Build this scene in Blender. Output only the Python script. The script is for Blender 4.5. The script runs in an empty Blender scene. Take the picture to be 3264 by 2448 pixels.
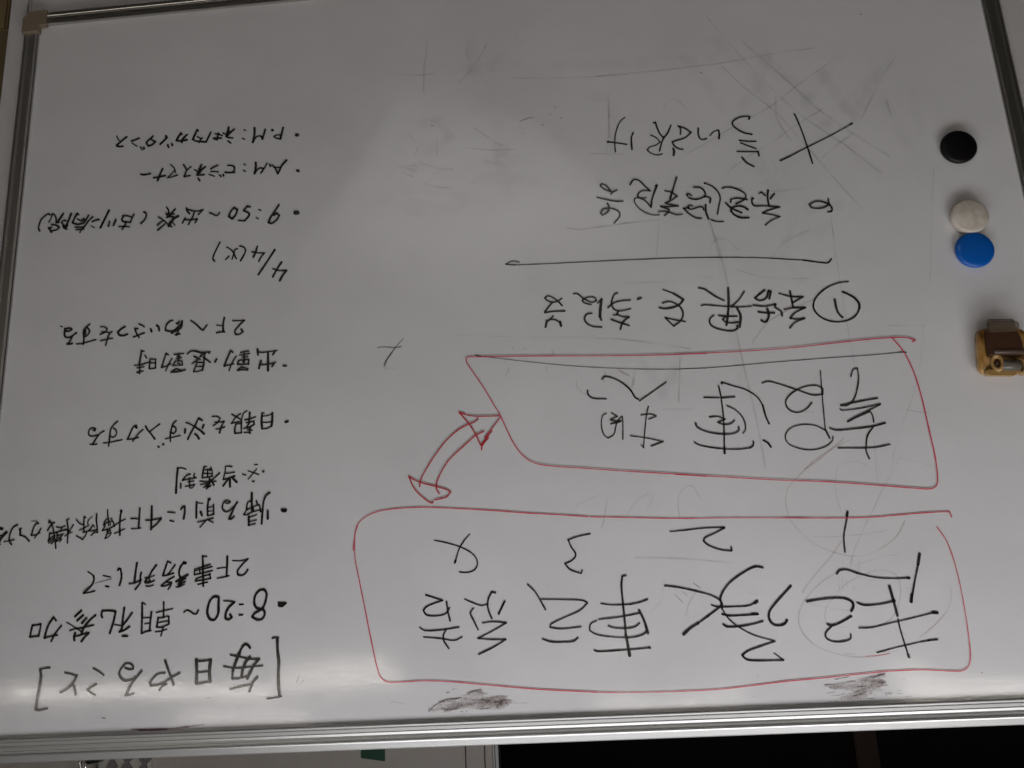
import bpy, bmesh, math, random
import numpy as np
from mathutils import Matrix, Vector
random.seed(3)
S = bpy.context.scene
COL = S.collection
EYE = 1.60                      # camera height; heights below are relative to it
# ------------------------------------------------------------------ camera
cam = bpy.data.cameras.new('camera')
camo = bpy.data.objects.new('camera', cam); COL.objects.link(camo); S.camera = camo
cam.sensor_width = 36; cam.lens = 36*2550/3264; cam.clip_start = .02; cam.clip_end = 60
CR = [[-0.995789, -0.066269, -0.063344], [0.077063, -0.230879, -0.969926], [0.049651, -0.970723, 0.235013]]
m = Matrix(CR).to_4x4(); m.translation = Vector((0, -.858, EYE)); camo.matrix_world = m
# ------------------------------------------------------------------ light
w = bpy.data.worlds.new('World'); S.world = w; w.use_nodes = True
bg = w.node_tree.nodes['Background']; bg.inputs[0].default_value = (1, .93, .84, 1); bg.inputs[1].default_value = .008
S.view_settings.view_transform = 'Standard'; S.view_settings.look = 'None'; S.view_settings.gamma = 1
S.view_settings.exposure = 0
S.cycles.transparent_max_bounces = 32
def lamp(name, loc, aim, sx, sy, power, col=(1, 1, 1)):
    l = bpy.data.lights.new(name, 'AREA'); l.shape = 'RECTANGLE'; l.size = sx; l.size_y = sy; l.energy = power; l.color = col
    o = bpy.data.objects.new(name, l); COL.objects.link(o)
    o.location = (loc[0], loc[1], loc[2]+EYE)
    d = Vector(aim)-Vector(loc); o.rotation_euler = d.to_track_quat('-Z', 'Y').to_euler(); return o
lamp('ceiling_lamp_near', (-1.10, -1.10, 1.0), (-1.10, -1.10, 0), 1.2, .3, 3.0, (1, .97, .92))
lamp('ceiling_lamp_near', (-.152, -.50, .66), (-.15, -.35, 0), 1.3, .3, 6.7, (.985, .98, 1))
def strip(x, y, ln, wd, ang, power):       # a fluorescent fitting far down the room, facing the floor
    l = bpy.data.lights.new('ceiling_lamp_row', 'AREA'); l.shape = 'RECTANGLE'; l.size = ln; l.size_y = wd; l.energy = power; l.color = (1, .93, .84)
    o = bpy.data.objects.new('ceiling_lamp_row', l); COL.objects.link(o); o.location = (x, y, 1.0+EYE); o.rotation_euler = (0, 0, ang)
fl = lamp('reflection_fill_lamp', (.35, -2.3, 1.0), (.35, -2.3, 0), 1.2, 1.0, 10, (1, .97, .93)); fl.data.spread = math.radians(48)  # added lamp, no known fitting; brightens the floor sheet mirrored in the board
strip(4.838, -7.875, 3.488, 0.244, 2.9755, 112.5)
strip(3.159, -9.731, 1.520, 0.352, 2.9018, 33.7)
strip(2.643, -8.301, 1.428, 0.267, 2.9987, 38.3)
strip(2.762, -5.912, 1.050, 0.219, -2.8857, 11.6)
strip(-0.697, -6.009, 1.366, 0.216, -2.8538, 12.0)
strip(-2.885, -5.743, 0.915, 0.180, 2.8383, 17.6)
strip(-2.847, -6.807, 0.329, 0.272, 2.9303, 3.4)
strip(-0.623, -11.997, 0.860, 0.695, 2.9879, 9.4)
strip(-4.577, -19.714, 0.464, 1.524, 2.2539, 4.4)
# ------------------------------------------------------------------ materials
def mat(name, col, rough=.5, metal=0., alpha=1., spec=.5, coat=0.):
    m = bpy.data.materials.new(name); m.use_nodes = True
    b = m.node_tree.nodes['Principled BSDF']
    b.inputs['Base Color'].default_value = (*col, 1); b.inputs['Roughness'].default_value = rough
    b.inputs['Metallic'].default_value = metal; b.inputs['Alpha'].default_value = alpha
    b.inputs['Specular IOR Level'].default_value = spec; b.inputs['Coat Weight'].default_value = coat
    return m
def nodes(m): return m.node_tree.nodes, m.node_tree.links, m.node_tree.nodes['Principled BSDF']
def noise(m, scale, detail=3, stretch=(1, 1, 1), rough=.5):
    n, l, b = nodes(m)
    tc = n.new('ShaderNodeTexCoord'); mp = n.new('ShaderNodeMapping'); mp.inputs['Scale'].default_value = stretch
    t = n.new('ShaderNodeTexNoise'); t.inputs['Scale'].default_value = scale; t.inputs['Detail'].default_value = detail
    t.inputs['Roughness'].default_value = rough
    l.new(tc.outputs['Object'], mp.inputs['Vector']); l.new(mp.outputs['Vector'], t.inputs['Vector']); return t
def ramp(m, src, stops):
    n, l, b = nodes(m); r = n.new('ShaderNodeValToRGB')
    while len(r.color_ramp.elements) < len(stops): r.color_ramp.elements.new(.5)
    for e, (p, c) in zip(r.color_ramp.elements, stops):
        e.position = p; e.color = (*c, 1) if isinstance(c, tuple) else (c, c, c, 1)
    l.new(src.outputs[0], r.inputs[0]); return r
def bump(m, parts):
    n, l, b = nodes(m); prev = None
    for t, st, di in parts:
        bp = n.new('ShaderNodeBump'); bp.inputs['Strength'].default_value = st; bp.inputs['Distance'].default_value = di
        l.new(t.outputs[0], bp.inputs['Height'])
        if prev: l.new(prev.outputs[0], bp.inputs['Normal'])
        prev = bp
    l.new(prev.outputs[0], b.inputs['Normal'])
BOARD = mat('white_enamel', (.75, .745, .725), .13, spec=.5)
n, l, b = nodes(BOARD)
t1 = noise(BOARD, 5, 5, (1, 1, 1.4), .6)
r1 = ramp(BOARD, t1, [(.35, (.72, .708, .715)), (.62, (.78, .768, .775))]); l.new(r1.outputs[0], b.inputs['Base Color'])
t2 = noise(BOARD, 26, 2); t3 = noise(BOARD, 300, 3); t4 = noise(BOARD, 4, 1)
bump(BOARD, [(t4, .5, .004), (t2, .12, .0005), (t3, .22, .0001)])
r2 = ramp(BOARD, noise(BOARD, 60, 6, (1, 1, 3)), [(.3, .055), (.75, .11)]); l.new(r2.outputs[0], b.inputs['Roughness'])
ALU = mat('brushed_aluminium', (.70, .70, .69), .42, .8)  # top rail copy, paler and less metallic to read as lit from above
bump(ALU, [(noise(ALU, 500, 3, (.03, 1, 1)), .25, .0002)])
ALUV = mat('brushed_aluminium_upright_shaded', (.60, .59, .57), .3, 1.)  # same frame aluminium, toned darker for the dim room it mirrors
bump(ALUV, [(noise(ALUV, 500, 3, (1, 1, .03)), .25, .0002)])
CAP = mat('tan_plastic', (.23, .18, .12), .5)
ALUB = mat('brushed_aluminium_lower_shaded', (.60, .58, .54), .3, 1.)  # same aluminium again, darker and browner for the dark floor it mirrors
POST = mat('light_grey_paint', (.62, .60, .60), .45)
bump(POST, [(noise(POST, 180, 3), .25, .0004)])
def inkmat(name, col, a0, a1, scale=45, rough=.1, lo=.35, hi=.65, soft=False):
    m = mat(name, col, rough, spec=.5); n, l, b = nodes(m)
    r = ramp(m, noise(m, scale, 3), [(lo, a0), (hi, a1)]); src = r.outputs[0]
    if soft:                    # ink thins out towards the sides of a wiped stroke
        at_ = n.new('ShaderNodeAttribute'); at_.attribute_name = 'ink_strength'
        mu = n.new('ShaderNodeMath'); mu.operation = 'MULTIPLY'; l.new(src, mu.inputs[0]); l.new(at_.outputs['Fac'], mu.inputs[1]); src = mu.outputs[0]
    l.new(src, b.inputs['Alpha']); return m
INKM = {
 'black': inkmat('black_ink', (.016, .014, .013), .88, 1.),
 'red': inkmat('red_ink', (.68, .055, .095), .6, .97, 7),
 'deepred': inkmat('arrow_red_ink', (.52, .018, .035), .8, 1., 20),
 'grey': inkmat('grey_ink', (.06, .055, .05), .45, .75),
 'ghost': inkmat('wiped_grey_ink', (.24, .22, .21), .02, .17, 30, soft=True),
 'haze': inkmat('wiped_grey_haze', (.25, .23, .22), .0, .055, 40, soft=True),
 'pink': inkmat('wiped_pink_ink', (.46, .20, .21), .05, .28, 25, soft=True),
 'dark': inkmat('dried_ink', (.075, .055, .053), .25, .85, 160, soft=True),
 'purple': inkmat('purple_ink', (.15, .04, .08), .35, .9, 60, soft=True),
 'smudge': inkmat('smeared_ink', (.19, .135, .125), .02, .30, 120, .3, .3, .7, soft=True),
}
INKM['thinblack'] = inkmat('thin_black_ink', (.02, .018, .017), .80, 1., 30)
m = mat('smeared_brown_ink', (.2, .15, .14), .25); INKM['patch'] = m; n, l, b = nodes(m)
a_ = n.new('ShaderNodeAttribute'); a_.attribute_name = 'ink_strength'
nz = noise(m, 420, 4, (.5, 1, 1)); rr = ramp(m, nz, [(.3, .7), (.7, 1.25)])
mu = n.new('ShaderNodeMath'); mu.operation = 'MULTIPLY'; l.new(a_.outputs['Fac'], mu.inputs[0]); l.new(rr.outputs[0], mu.inputs[1]); l.new(mu.outputs[0], b.inputs['Alpha'])
rc = ramp(m, mu, [(.3, (.27, .185, .165)), (.75, (.085, .055, .052))]); l.new(rc.outputs[0], b.inputs['Base Color'])
SOFT = {'ghost': 2.3, 'haze': 2.6, 'pink': 1.9, 'dark': 1.35, 'purple': 1.7, 'smudge': 1.25}
# ------------------------------------------------------------------ builders
def link(name, me, m, parent=None):
    o = bpy.data.objects.new(name, me); COL.objects.link(o)
    if m: me.materials.append(m)
    if parent: o.parent = parent
    return o
def tag(o, label=None, cat=None, group=None, kind=None):
    for k, v in (('label', label), ('category', cat), ('group', group), ('kind', kind)):
        if v: o[k] = v
    return o
def empty(name, loc=(0, 0, 0)):
    o = bpy.data.objects.new(name, None); COL.objects.link(o); o.location = loc; o.empty_display_size = .05; return o
def mesh(name, V, F, m, parent=None, smooth=False):
    me = bpy.data.meshes.new(name); me.from_pydata([(x, y, z+EYE) for x, y, z in V], [], F); me.update()
    bm = bmesh.new(); bm.from_mesh(me); bmesh.ops.recalc_face_normals(bm, faces=bm.faces); bm.to_mesh(me); bm.free()
    if smooth: me.polygons.foreach_set('use_smooth', [True]*len(me.polygons))
    o = link(name, me, m, parent)
    if parent is not None: o.matrix_parent_inverse = Matrix.Translation(parent.location).inverted()
    return o
def box(name, x0, x1, y0, y1, z0, z1, m, parent=None, bev=.0):
    bm = bmesh.new(); bmesh.ops.create_cube(bm, size=1)
    for v in bm.verts: v.co = ((x0+x1)/2+v.co.x*(x1-x0), (y0+y1)/2+v.co.y*(y1-y0), (z0+z1)/2+v.co.z*(z1-z0)+EYE)
    if bev: bmesh.ops.bevel(bm, geom=bm.edges[:], offset=bev, segments=2, affect='EDGES')
    me = bpy.data.meshes.new(name); bm.to_mesh(me); bm.free()
    o = link(name, me, m, parent)
    if parent is not None: o.matrix_parent_inverse = Matrix.Translation(parent.location).inverted()
    return o
def prism(name, layers, m, parent=None, smooth=False):
    """layers: list of (outline [(x,z)..], y) with equal counts, back to front"""
    V = []; F = []; n = len(layers[0][0])
    for pts, y in layers: V += [(x, y, z) for x, z in pts]
    for k in range(len(layers)-1):
        for i in range(n):
            j = (i+1) % n; F.append((k*n+i, k*n+j, (k+1)*n+j, (k+1)*n+i))
    F.append(tuple(range(n))[::-1]); F.append(tuple(range((len(layers)-1)*n, len(layers)*n)))
    return mesh(name, V, F, m, parent, smooth)
def rnd(pts, r=.003, k=4):
    out = []
    for i, p in enumerate(pts):
        a = Vector(pts[i-1]); p = Vector(p); c = Vector(pts[(i+1) % len(pts)])
        d1 = (a-p); d2 = (c-p); rr = min(r, d1.length*.45, d2.length*.45); A = p+d1.normalized()*rr; B = p+d2.normalized()*rr
        for t in range(k+1):
            t /= k; q = A.lerp(p, t).lerp(p.lerp(B, t), t); out.append((q.x, q.y))
    return out
def inset(pts, d):
    cx = sum(p[0] for p in pts)/len(pts); cz = sum(p[1] for p in pts)/len(pts)
    return [(cx+(x-cx)*(1-d/max(.001, math.hypot(x-cx, z-cz))), cz+(z-cz)*(1-d/max(.001, math.hypot(x-cx, z-cz)))) for x, z in pts]
# ------------------------------------------------------------------ whiteboard
X0, X1, Z0, Z1 = -0.52279, 0.64750, -0.72699, 0.13587
wb = empty('whiteboard', (.06, .01, Z0+EYE))
tag(wb, 'large white enamel whiteboard covered in black and red handwriting, in an aluminium frame', 'whiteboard')
box('writing_surface', X0-.008, X1+.008, 0, .012, Z0-.008, Z1+.008, BOARD, wb)
PROF_T = [(0, -.001), (.0018, -.001), (.0021, .0040), (.0026, .0052), (.0040, .0050), (.0041, .0036), (.0049, .0036), (.0050, .0053), (.0080, .0050), (.0081, .0036), (.0089, .0036), (.0090, .0053),
          (.0113, .0048), (.0117, .0012), (.0136, .0012), (.0140, .0038), (.0160, .0040), (.0166, .0056), (.0174, .0060), (.0186, .0057), (.0238, .0051), (.0247, .0044), (.0250, .003), (.0250, -.016), (0, -.016)]
PROF_S = [(x*.8, h*.8 if h > 0 else h) for x, h in PROF_T]
PROF_V = [(0, -.001), (.0003, .0022), (.0012, .0034), (.004, .0038), (.0085, .0037), (.0125, .0036), (.016, .0038), (.0188, .0036), (.0200, .002), (.0200, -.016), (0, -.016)]
def rail(name, side, prof, m):
    V = []; F = []; k = len(prof); g = .0
    ends = (X0-.004, X1+.004) if side in 'tb' else (Z0-.0005, Z1+.0005)
    for e in ends:
        for p, h in prof:
            if side == 't': V.append((e, -h, Z1+p))
            if side == 'b': V.append((e, -h, Z0-p))
            if side == 'l': V.append((X0-p, -h, e))
            if side == 'r': V.append((X1+p, -h, e))
    for i in range(k): F.append((i, (i+1) % k, k+(i+1) % k, k+i))
    F.append(tuple(range(k))); F.append(tuple(range(k, 2*k)))
    return mesh(name, V, F, m, wb)
rail('frame_rail', 't', PROF_T, ALU); rail('frame_rail', 'b', PROF_S, ALUB)
rail('frame_rail', 'l', PROF_V, ALUV); rail('frame_rail', 'r', PROF_V, ALUV)
for sx, xe in ((-1, X0), (1, X1)):
    for sz, ze in ((-1, Z0), (1, Z1)):
        a, bb, c = .0215, .0012, .010
        w_ = .0255 if sz > 0 else .0215
        pts = [(xe-sx*bb, ze-sz*bb), (xe-sx*c, ze-sz*bb), (xe-sx*c, ze+sz*w_), (xe+sx*.012, ze+sz*w_), (xe+sx*a, ze+sz*.012), (xe+sx*a, ze-sz*c), (xe-sx*bb, ze-sz*c)]
        prism('corner_cap', [(pts, .0155), (pts, -.0062), (inset(pts, .0012), -.0074)], CAP, wb)
# stand of the board: painted posts and lower rail
box('stand_post', X1+.0205, X1+.0485, .002, .045, -1.45, Z1+.02, POST, wb, .003)
box('stand_post', X0-.062, X0-.0205, .002, .045, -1.45, Z1+.02, POST, wb, .003)
box('stand_rail', X0-.0203, X1+.0203, .003, .040, Z0-.085, Z0-.0175, POST, wb, .003)
# ------------------------------------------------------------------ writing
INK = [
('black','line','black line reading P.M and four Japanese words',[
('black', '27:5202,-5562 5266,-5508 5321,-5460;27:5323,-5451 5284,-5435 5241,-5437;16:5333,-5590 5306,-5534 5278,-5506'),
('black', '27:5039,-5528 5085,-5510 5134,-5499;18:5123,-5470 5092,-5442 5059,-5420;18:5016,-5406 4985,-5362;24:4973,-5399 4963,-5373'),
('black', '27:4859,-5542 4892,-5507 4936,-5465 4929,-5433 4907,-5409;27:4907,-5409 4864,-5423 4825,-5457;21:4880,-5497 4856,-5476 4823,-5460'),
('black', '27:4697,-5529 4681,-5500 4715,-5462 4762,-5417;27:4685,-5497 4710,-5468'),
('black', '25:4666,-5401 4651,-5363;25:4613,-5412 4604,-5383'),
('black', '27:4505,-5545 4532,-5501 4558,-5454;26:4558,-5450 4500,-5439 4422,-5446;26:4423,-5519 4461,-5482 4494,-5438 4484,-5419;24:4505,-5549 4493,-5525'),
('black', '26:4298,-5573 4324,-5506 4347,-5446;22:4347,-5446 4314,-5421 4268,-5410 4180,-5393;22:4122,-5524 4149,-5458 4177,-5389;18:4291,-5481 4264,-5457 4235,-5445;18:4226,-5456 4251,-5431 4264,-5391;18:4298,-5576 4280,-5552'),
('black', '26:3897,-5568 3902,-5528 3922,-5455;26:3824,-5536 3872,-5494 3922,-5443;36:3895,-5509 3919,-5455;18:3967,-5497 3928,-5471;19:3927,-5440 3881,-5423 3838,-5416;19:3902,-5382 3861,-5347'),
('black', '18:4070,-5497 4027,-5487 3974,-5463;22:4024,-5502 4034,-5460 4035,-5410;22:4085,-5435 4042,-5436 3984,-5427;22:4079,-5428 4035,-5409'),
('black', '17:3705,-5517 3683,-5504;17:3720,-5402 3691,-5383'),
('black', '26:3569,-5530 3567,-5452 3586,-5330;23:3586,-5330 3554,-5395 3509,-5413 3471,-5400;23:3433,-5495 3444,-5447 3465,-5362;23:3465,-5365 3477,-5394'),
('black', '33:3347,-5476 3339,-5473'),
('black', '26:3208,-5499 3224,-5419 3240,-5347;19:3239,-5344 3285,-5360 3323,-5384 3292,-5404 3246,-5400'),
('black', '41:3042,-5382 3024,-5377'),
]),
('black','line','black line reading A.M and business manner in Japanese',[
('black', '25:4985,-5030 4939,-5019 4864,-5028'),
('black', '26:4712,-5081 4737,-5019 4766,-4924;26:4818,-4968 4763,-4970 4675,-4983'),
('black', '15:4620,-5128 4581,-5094 4552,-5045;15:4556,-5058 4545,-5008;15:4553,-5051 4593,-5000 4645,-4950;15:4645,-4947 4579,-4959 4512,-4977'),
('black', '20:4452,-5113 4424,-5070 4409,-5038;20:4353,-5073 4405,-5026 4426,-4972 4433,-4952;20:4430,-4945 4396,-4951 4359,-4954'),
('black', '26:4222,-5091 4248,-5017 4271,-4958;26:4172,-5056 4222,-5015 4254,-4969;35:4233,-5016 4249,-4981;17:4308,-5029 4267,-5001;21:4270,-4952 4230,-4949 4179,-4951;21:4254,-4908 4233,-4873'),
('black', '22:4016,-5063 4061,-5043 4103,-5022;18:4099,-4985 4059,-4982 4007,-4971;18:4120,-4948 4051,-4917;18:3989,-4930 3965,-4903;23:3941,-4934 3937,-4910'),
('black', '22:3891,-5048 3845,-5044 3810,-5023 3803,-4989 3825,-4948;21:3919,-4957 3865,-4949 3799,-4946'),
('black', '16:3691,-5048 3666,-5032;16:3691,-4963 3666,-4946'),
('black', '26:3542,-5056 3538,-5001 3552,-4905;22:3552,-4905 3520,-4957 3481,-4977 3441,-4965;22:3400,-5034 3424,-4984 3473,-4907'),
('black', '25:3369,-5016 3357,-4987'),
('black', '26:3158,-5051 3216,-4983 3243,-4919 3264,-4879;22:3335,-5003 3300,-4961 3265,-4885;19:3311,-4968 3232,-4961'),
('black', '35:3024,-4902 3007,-4890'),
]),
('black','line','black line reading 9:50 departure and a hospital in brackets',[
('black', '21:6106,-4586 6125,-4603 6169,-4577 6216,-4527 6234,-4462 6238,-4420 6217,-4380'),
('black', '26:5936,-4590 5963,-4541 5999,-4484;18:6115,-4488 6090,-4534 6078,-4599 6048,-4578 6023,-4528 6021,-4474;18:6021,-4474 5981,-4473;22:6074,-4457 6018,-4441 5972,-4410 5996,-4382 6064,-4370;24:6108,-4415 6065,-4352;22:6108,-4409 6068,-4418'),
('black', '26:5834,-4581 5852,-4519 5880,-4438;20:5895,-4487 5925,-4496 5946,-4473 5926,-4436 5878,-4414;20:5925,-4430 5917,-4399 5874,-4375;32:5873,-4431 5894,-4397'),
('black', '26:5759,-4574 5783,-4525 5809,-4456;22:5809,-4453 5741,-4429 5667,-4438;22:5758,-4571 5740,-4555;22:5612,-4538 5636,-4483 5667,-4438;22:5558,-4512 5606,-4462 5657,-4383;16:5753,-4502 5698,-4464;35:5666,-4491 5687,-4475;19:5773,-4396 5669,-4384;19:5758,-4359 5655,-4359;19:5657,-4383 5689,-4350 5703,-4316'),
('black', '21:5472,-4469 5520,-4464 5559,-4449;14:5569,-4393 5524,-4363'),
('black', '26:5357,-4581 5401,-4474 5450,-4359;25:5341,-4430 5351,-4372;25:5262,-4448 5288,-4375'),
('black', '21:5179,-4494 5116,-4486 5063,-4463;21:5170,-4484 5187,-4444 5168,-4416 5122,-4403 5071,-4398;21:5035,-4503 5057,-4457 5076,-4399;21:5128,-4409 5147,-4357 5173,-4312;17:5218,-4352 5153,-4352 5084,-4339'),
('black', '22:4918,-4522 4888,-4502 4881,-4471 4897,-4419 4943,-4370'),
('black', '20:4633,-4557 4608,-4519 4603,-4477;20:4521,-4524 4556,-4491 4576,-4451 4626,-4426;19:4640,-4474 4589,-4470 4532,-4462;21:4626,-4423 4581,-4428 4541,-4427;35:4616,-4460 4587,-4446;35:4482,-4428 4529,-4405 4571,-4356 4591,-4310;20:4591,-4307 4548,-4295;15:4549,-4354 4515,-4312;17:4731,-4438 4664,-4393 4598,-4322;23:4663,-4387 4701,-4361 4736,-4331;24:4644,-4341 4687,-4300 4727,-4266'),
('black', '20:4382,-4529 4375,-4487 4339,-4448;19:4376,-4511 4312,-4485 4250,-4473 4172,-4487;19:4183,-4479 4231,-4427;18:4278,-4479 4303,-4398 4352,-4304;19:4423,-4331 4393,-4400;20:4392,-4373 4324,-4367 4245,-4372;20:4240,-4369 4268,-4321'),
('black', '19:4094,-4439 4052,-4419 4013,-4393 3985,-4403 3967,-4431'),
('black', '25:3789,-4479 3826,-4442 3855,-4372 3810,-4335 3767,-4384 3750,-4449 3789,-4479'),
('black', '24:3594,-4472 3632,-4482 3674,-4429 3610,-4394 3603,-4363 3658,-4295;19:3658,-4295 3733,-4308'),
('black', '17:3486,-4429 3460,-4411;17:3515,-4326 3489,-4304'),
('black', '24:3240,-4468 3285,-4395 3339,-4314 3363,-4250 3325,-4234 3264,-4274 3234,-4331 3266,-4361 3302,-4337'),
('black', '48:3038,-4349 3010,-4344'),
]),
('black','line','black date 4/4 with a weekday in brackets',[
('black', '20:3950,-4047 3990,-3962 4030,-3861 4026,-3835 4006,-3808'),
('black', '18:3866,-3978 3822,-3948 3783,-3906 3769,-3872 3743,-3818;18:3734,-3944 3765,-3937 3776,-3886 3795,-3816;18:3834,-3861 3873,-3819'),
('black', '20:3707,-3978 3660,-3961 3634,-3920 3651,-3863 3692,-3788'),
('black', '24:3493,-3957 3509,-3890 3539,-3821;19:3559,-3891 3484,-3872 3404,-3862;19:3404,-3862 3446,-3814 3469,-3764'),
('black', '24:3281,-3894 3364,-3762 3471,-3597'),
('black', '24:3195,-3732 3251,-3644 3298,-3555;20:3298,-3657 3220,-3628 3132,-3624;26:3135,-3621 3182,-3562 3212,-3500'),
]),
('black','line','black line reading 2F greeting in Japanese',[
('black', '13:5849,-3142 5826,-3129'),
('black', '23:5646,-3040 5685,-3015 5709,-2961 5733,-2919;23:5749,-2914 5716,-2911 5686,-2915;24:5690,-3004 5739,-2991 5785,-3011 5790,-3067 5790,-3107;22:5787,-3101 5738,-3108 5703,-3089 5734,-3069 5785,-3078'),
('black', '23:5490,-3138 5521,-3109 5557,-3067 5556,-3022 5548,-2961 5549,-2894;20:5514,-3092 5487,-3062 5492,-3023 5523,-2992 5550,-2989;18:5632,-2906 5571,-2904 5485,-2923 5401,-2942;33:5540,-3071 5542,-3016'),
('black', '18:5354,-3094 5309,-3091 5272,-3063 5294,-3025 5353,-3002;17:5338,-3031 5294,-3028 5243,-3013;20:5211,-3025 5242,-2999 5260,-2940 5276,-2861;18:5341,-2923 5281,-2933 5197,-2943'),
('black', '24:5055,-3074 5103,-3050 5139,-3014 5120,-2979 5075,-2965 5021,-2980'),
('black', '17:4891,-3096 4851,-3076 4820,-3054;19:4898,-3038 4937,-3041 4911,-2981 4875,-2925;19:4816,-2982 4883,-2959 4947,-2939'),
('black', '24:4744,-3026 4728,-2989'),
('black', '23:4673,-3063 4647,-3039 4639,-2994'),
('black', '21:4484,-3110 4517,-3101 4558,-3054 4565,-2994 4505,-2976 4456,-2986 4404,-3037 4368,-3073 4369,-3096;21:4401,-3093 4422,-3061;33:4373,-3074 4381,-3013 4440,-2990;33:4440,-2985 4487,-2955;22:4407,-2982 4421,-2945 4426,-2923;22:4445,-2930 4388,-2937;17:4438,-3070 4411,-3068'),
('black', '19:4265,-3091 4203,-3044 4140,-2979;19:4140,-2979 4113,-2960 4066,-3020'),
('black', '23:3863,-3097 3874,-3020 3871,-2926;19:3951,-2918 3911,-2924 3851,-2922;14:3955,-3012 3887,-2999'),
('black', '16:3761,-3050 3688,-3045 3618,-3048;22:3624,-3045 3686,-2984 3733,-2921 3721,-2882 3678,-2879 3636,-2909 3658,-2941'),
]),
('black','line','black line reading attendance times in Japanese',[
('black', '22:4838,-2766 4844,-2695 4855,-2604;16:4843,-2766 4807,-2756;16:4914,-2597 4844,-2597 4745,-2620;16:4794,-2708 4770,-2671;17:4880,-2562 4842,-2565 4796,-2572;17:4849,-2598 4843,-2500;17:4877,-2513 4804,-2519;17:4876,-2507 4837,-2494'),
('black', '18:4728,-2660 4730,-2600 4732,-2543;18:4732,-2543 4689,-2540 4657,-2549;18:4657,-2546 4660,-2601 4660,-2655;16:4728,-2660 4663,-2650;16:4725,-2611 4660,-2606'),
('black', '21:4539,-2712 4562,-2632 4585,-2547;18:4539,-2712 4511,-2693;18:4585,-2547 4531,-2559 4479,-2582;18:4468,-2647 4500,-2584 4534,-2505;16:4444,-2691 4382,-2695 4330,-2697;18:4387,-2695 4385,-2603;14:4413,-2667 4369,-2664;15:4417,-2638 4352,-2649;16:4426,-2609 4388,-2614 4345,-2606 4337,-2556;16:4426,-2609 4456,-2559 4397,-2560 4343,-2557;13:4403,-2588 4365,-2574;18:4468,-2479 4432,-2509 4405,-2521;18:4405,-2521 4350,-2495;22:4446,-2483 4371,-2486 4302,-2500'),
('black', '21:4284,-2688 4248,-2718 4188,-2714 4128,-2693 4015,-2693;21:4020,-2691 4031,-2675;21:4090,-2685 4131,-2645;21:4074,-2679 4083,-2636 4085,-2560 4098,-2480;18:4099,-2637 4060,-2607 4010,-2568;19:4207,-2655 4168,-2631 4130,-2612;19:4152,-2619 4188,-2589 4225,-2567;19:4166,-2577 4185,-2524 4202,-2471;19:4166,-2577 4096,-2572;16:4180,-2529 4100,-2526;16:4199,-2468 4145,-2470 4092,-2485'),
('black', '27:3936,-2601 3954,-2570'),
('black', '22:3774,-2689 3804,-2616 3844,-2514;19:3774,-2689 3745,-2669;17:3844,-2510 3788,-2523 3728,-2528;17:3705,-2618 3750,-2547 3784,-2453;16:3656,-2661 3611,-2668 3559,-2671;15:3668,-2629 3610,-2633 3547,-2642;19:3615,-2664 3607,-2550;13:3639,-2605 3565,-2604;19:3677,-2563 3621,-2573 3556,-2568 3559,-2511;19:3677,-2563 3689,-2521 3636,-2517 3559,-2516;17:3629,-2560 3611,-2524;19:3686,-2451 3653,-2479 3627,-2486;13:3627,-2486 3557,-2459;19:3678,-2450 3626,-2455 3565,-2444'),
('black', '24:3457,-2684 3454,-2648 3449,-2617;16:3454,-2653 3393,-2642 3329,-2646 3227,-2654;24:3255,-2639 3278,-2605;27:3333,-2640 3330,-2530 3328,-2421;27:3413,-2545 3428,-2489 3434,-2455;17:3416,-2497 3334,-2496 3240,-2513;21:3261,-2499 3282,-2466'),
('black', '22:3153,-2467 3118,-2464'),
]),
('black','line','black line reading daily report entry in Japanese',[
('black', '20:5223,-1845 5264,-1824 5303,-1774 5346,-1704;19:5376,-1703 5335,-1698 5298,-1701;19:5295,-1805 5358,-1793 5397,-1811 5405,-1843 5392,-1879 5361,-1893 5324,-1875 5331,-1854 5359,-1867'),
('black', '20:5070,-1948 5110,-1914 5144,-1863 5150,-1796 5152,-1713 5157,-1669;18:5113,-1872 5079,-1843 5075,-1796 5105,-1767 5133,-1774;16:5218,-1706 5149,-1710 5076,-1721 5002,-1732'),
('black', '20:4844,-1886 4878,-1873 4911,-1801 4938,-1736;26:4863,-1882 4840,-1860;18:4943,-1733 4885,-1732 4812,-1746;18:4764,-1834 4819,-1785 4875,-1706'),
('black', '20:4737,-1871 4705,-1820 4665,-1776 4619,-1716;18:4570,-1884 4626,-1846 4682,-1803'),
('black', '20:4381,-1909 4411,-1884 4430,-1828 4441,-1751 4435,-1676;19:4409,-1848 4382,-1830 4380,-1789 4405,-1764 4438,-1782;16:4497,-1710 4408,-1723 4325,-1738'),
('black', '29:4518,-1652 4516,-1646;22:4577,-1628 4563,-1619'),
('black', '18:4262,-1880 4216,-1862 4146,-1816;22:4146,-1816 4096,-1782 4046,-1737;22:4121,-1922 4154,-1846 4193,-1777 4235,-1689;22:4121,-1922 4077,-1895;24:4056,-1843 4070,-1805;24:4271,-1806 4272,-1764;22:4155,-1744 4130,-1725 4104,-1684'),
('black', '17:3962,-1930 3908,-1930 3870,-1906 3899,-1854 3946,-1827;17:3929,-1865 3887,-1862 3820,-1867;22:3826,-1864 3849,-1815 3870,-1738;17:3911,-1783 3860,-1788 3812,-1803'),
('black', '18:3563,-1971 3598,-1949 3620,-1872 3619,-1728;18:3735,-1943 3688,-1913 3626,-1875;17:3635,-1942 3682,-1912 3734,-1843;16:3740,-1838 3680,-1846 3626,-1851;13:3679,-1828 3631,-1828;22:3685,-1822 3696,-1769 3691,-1721;17:3691,-1721 3616,-1725'),
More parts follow.
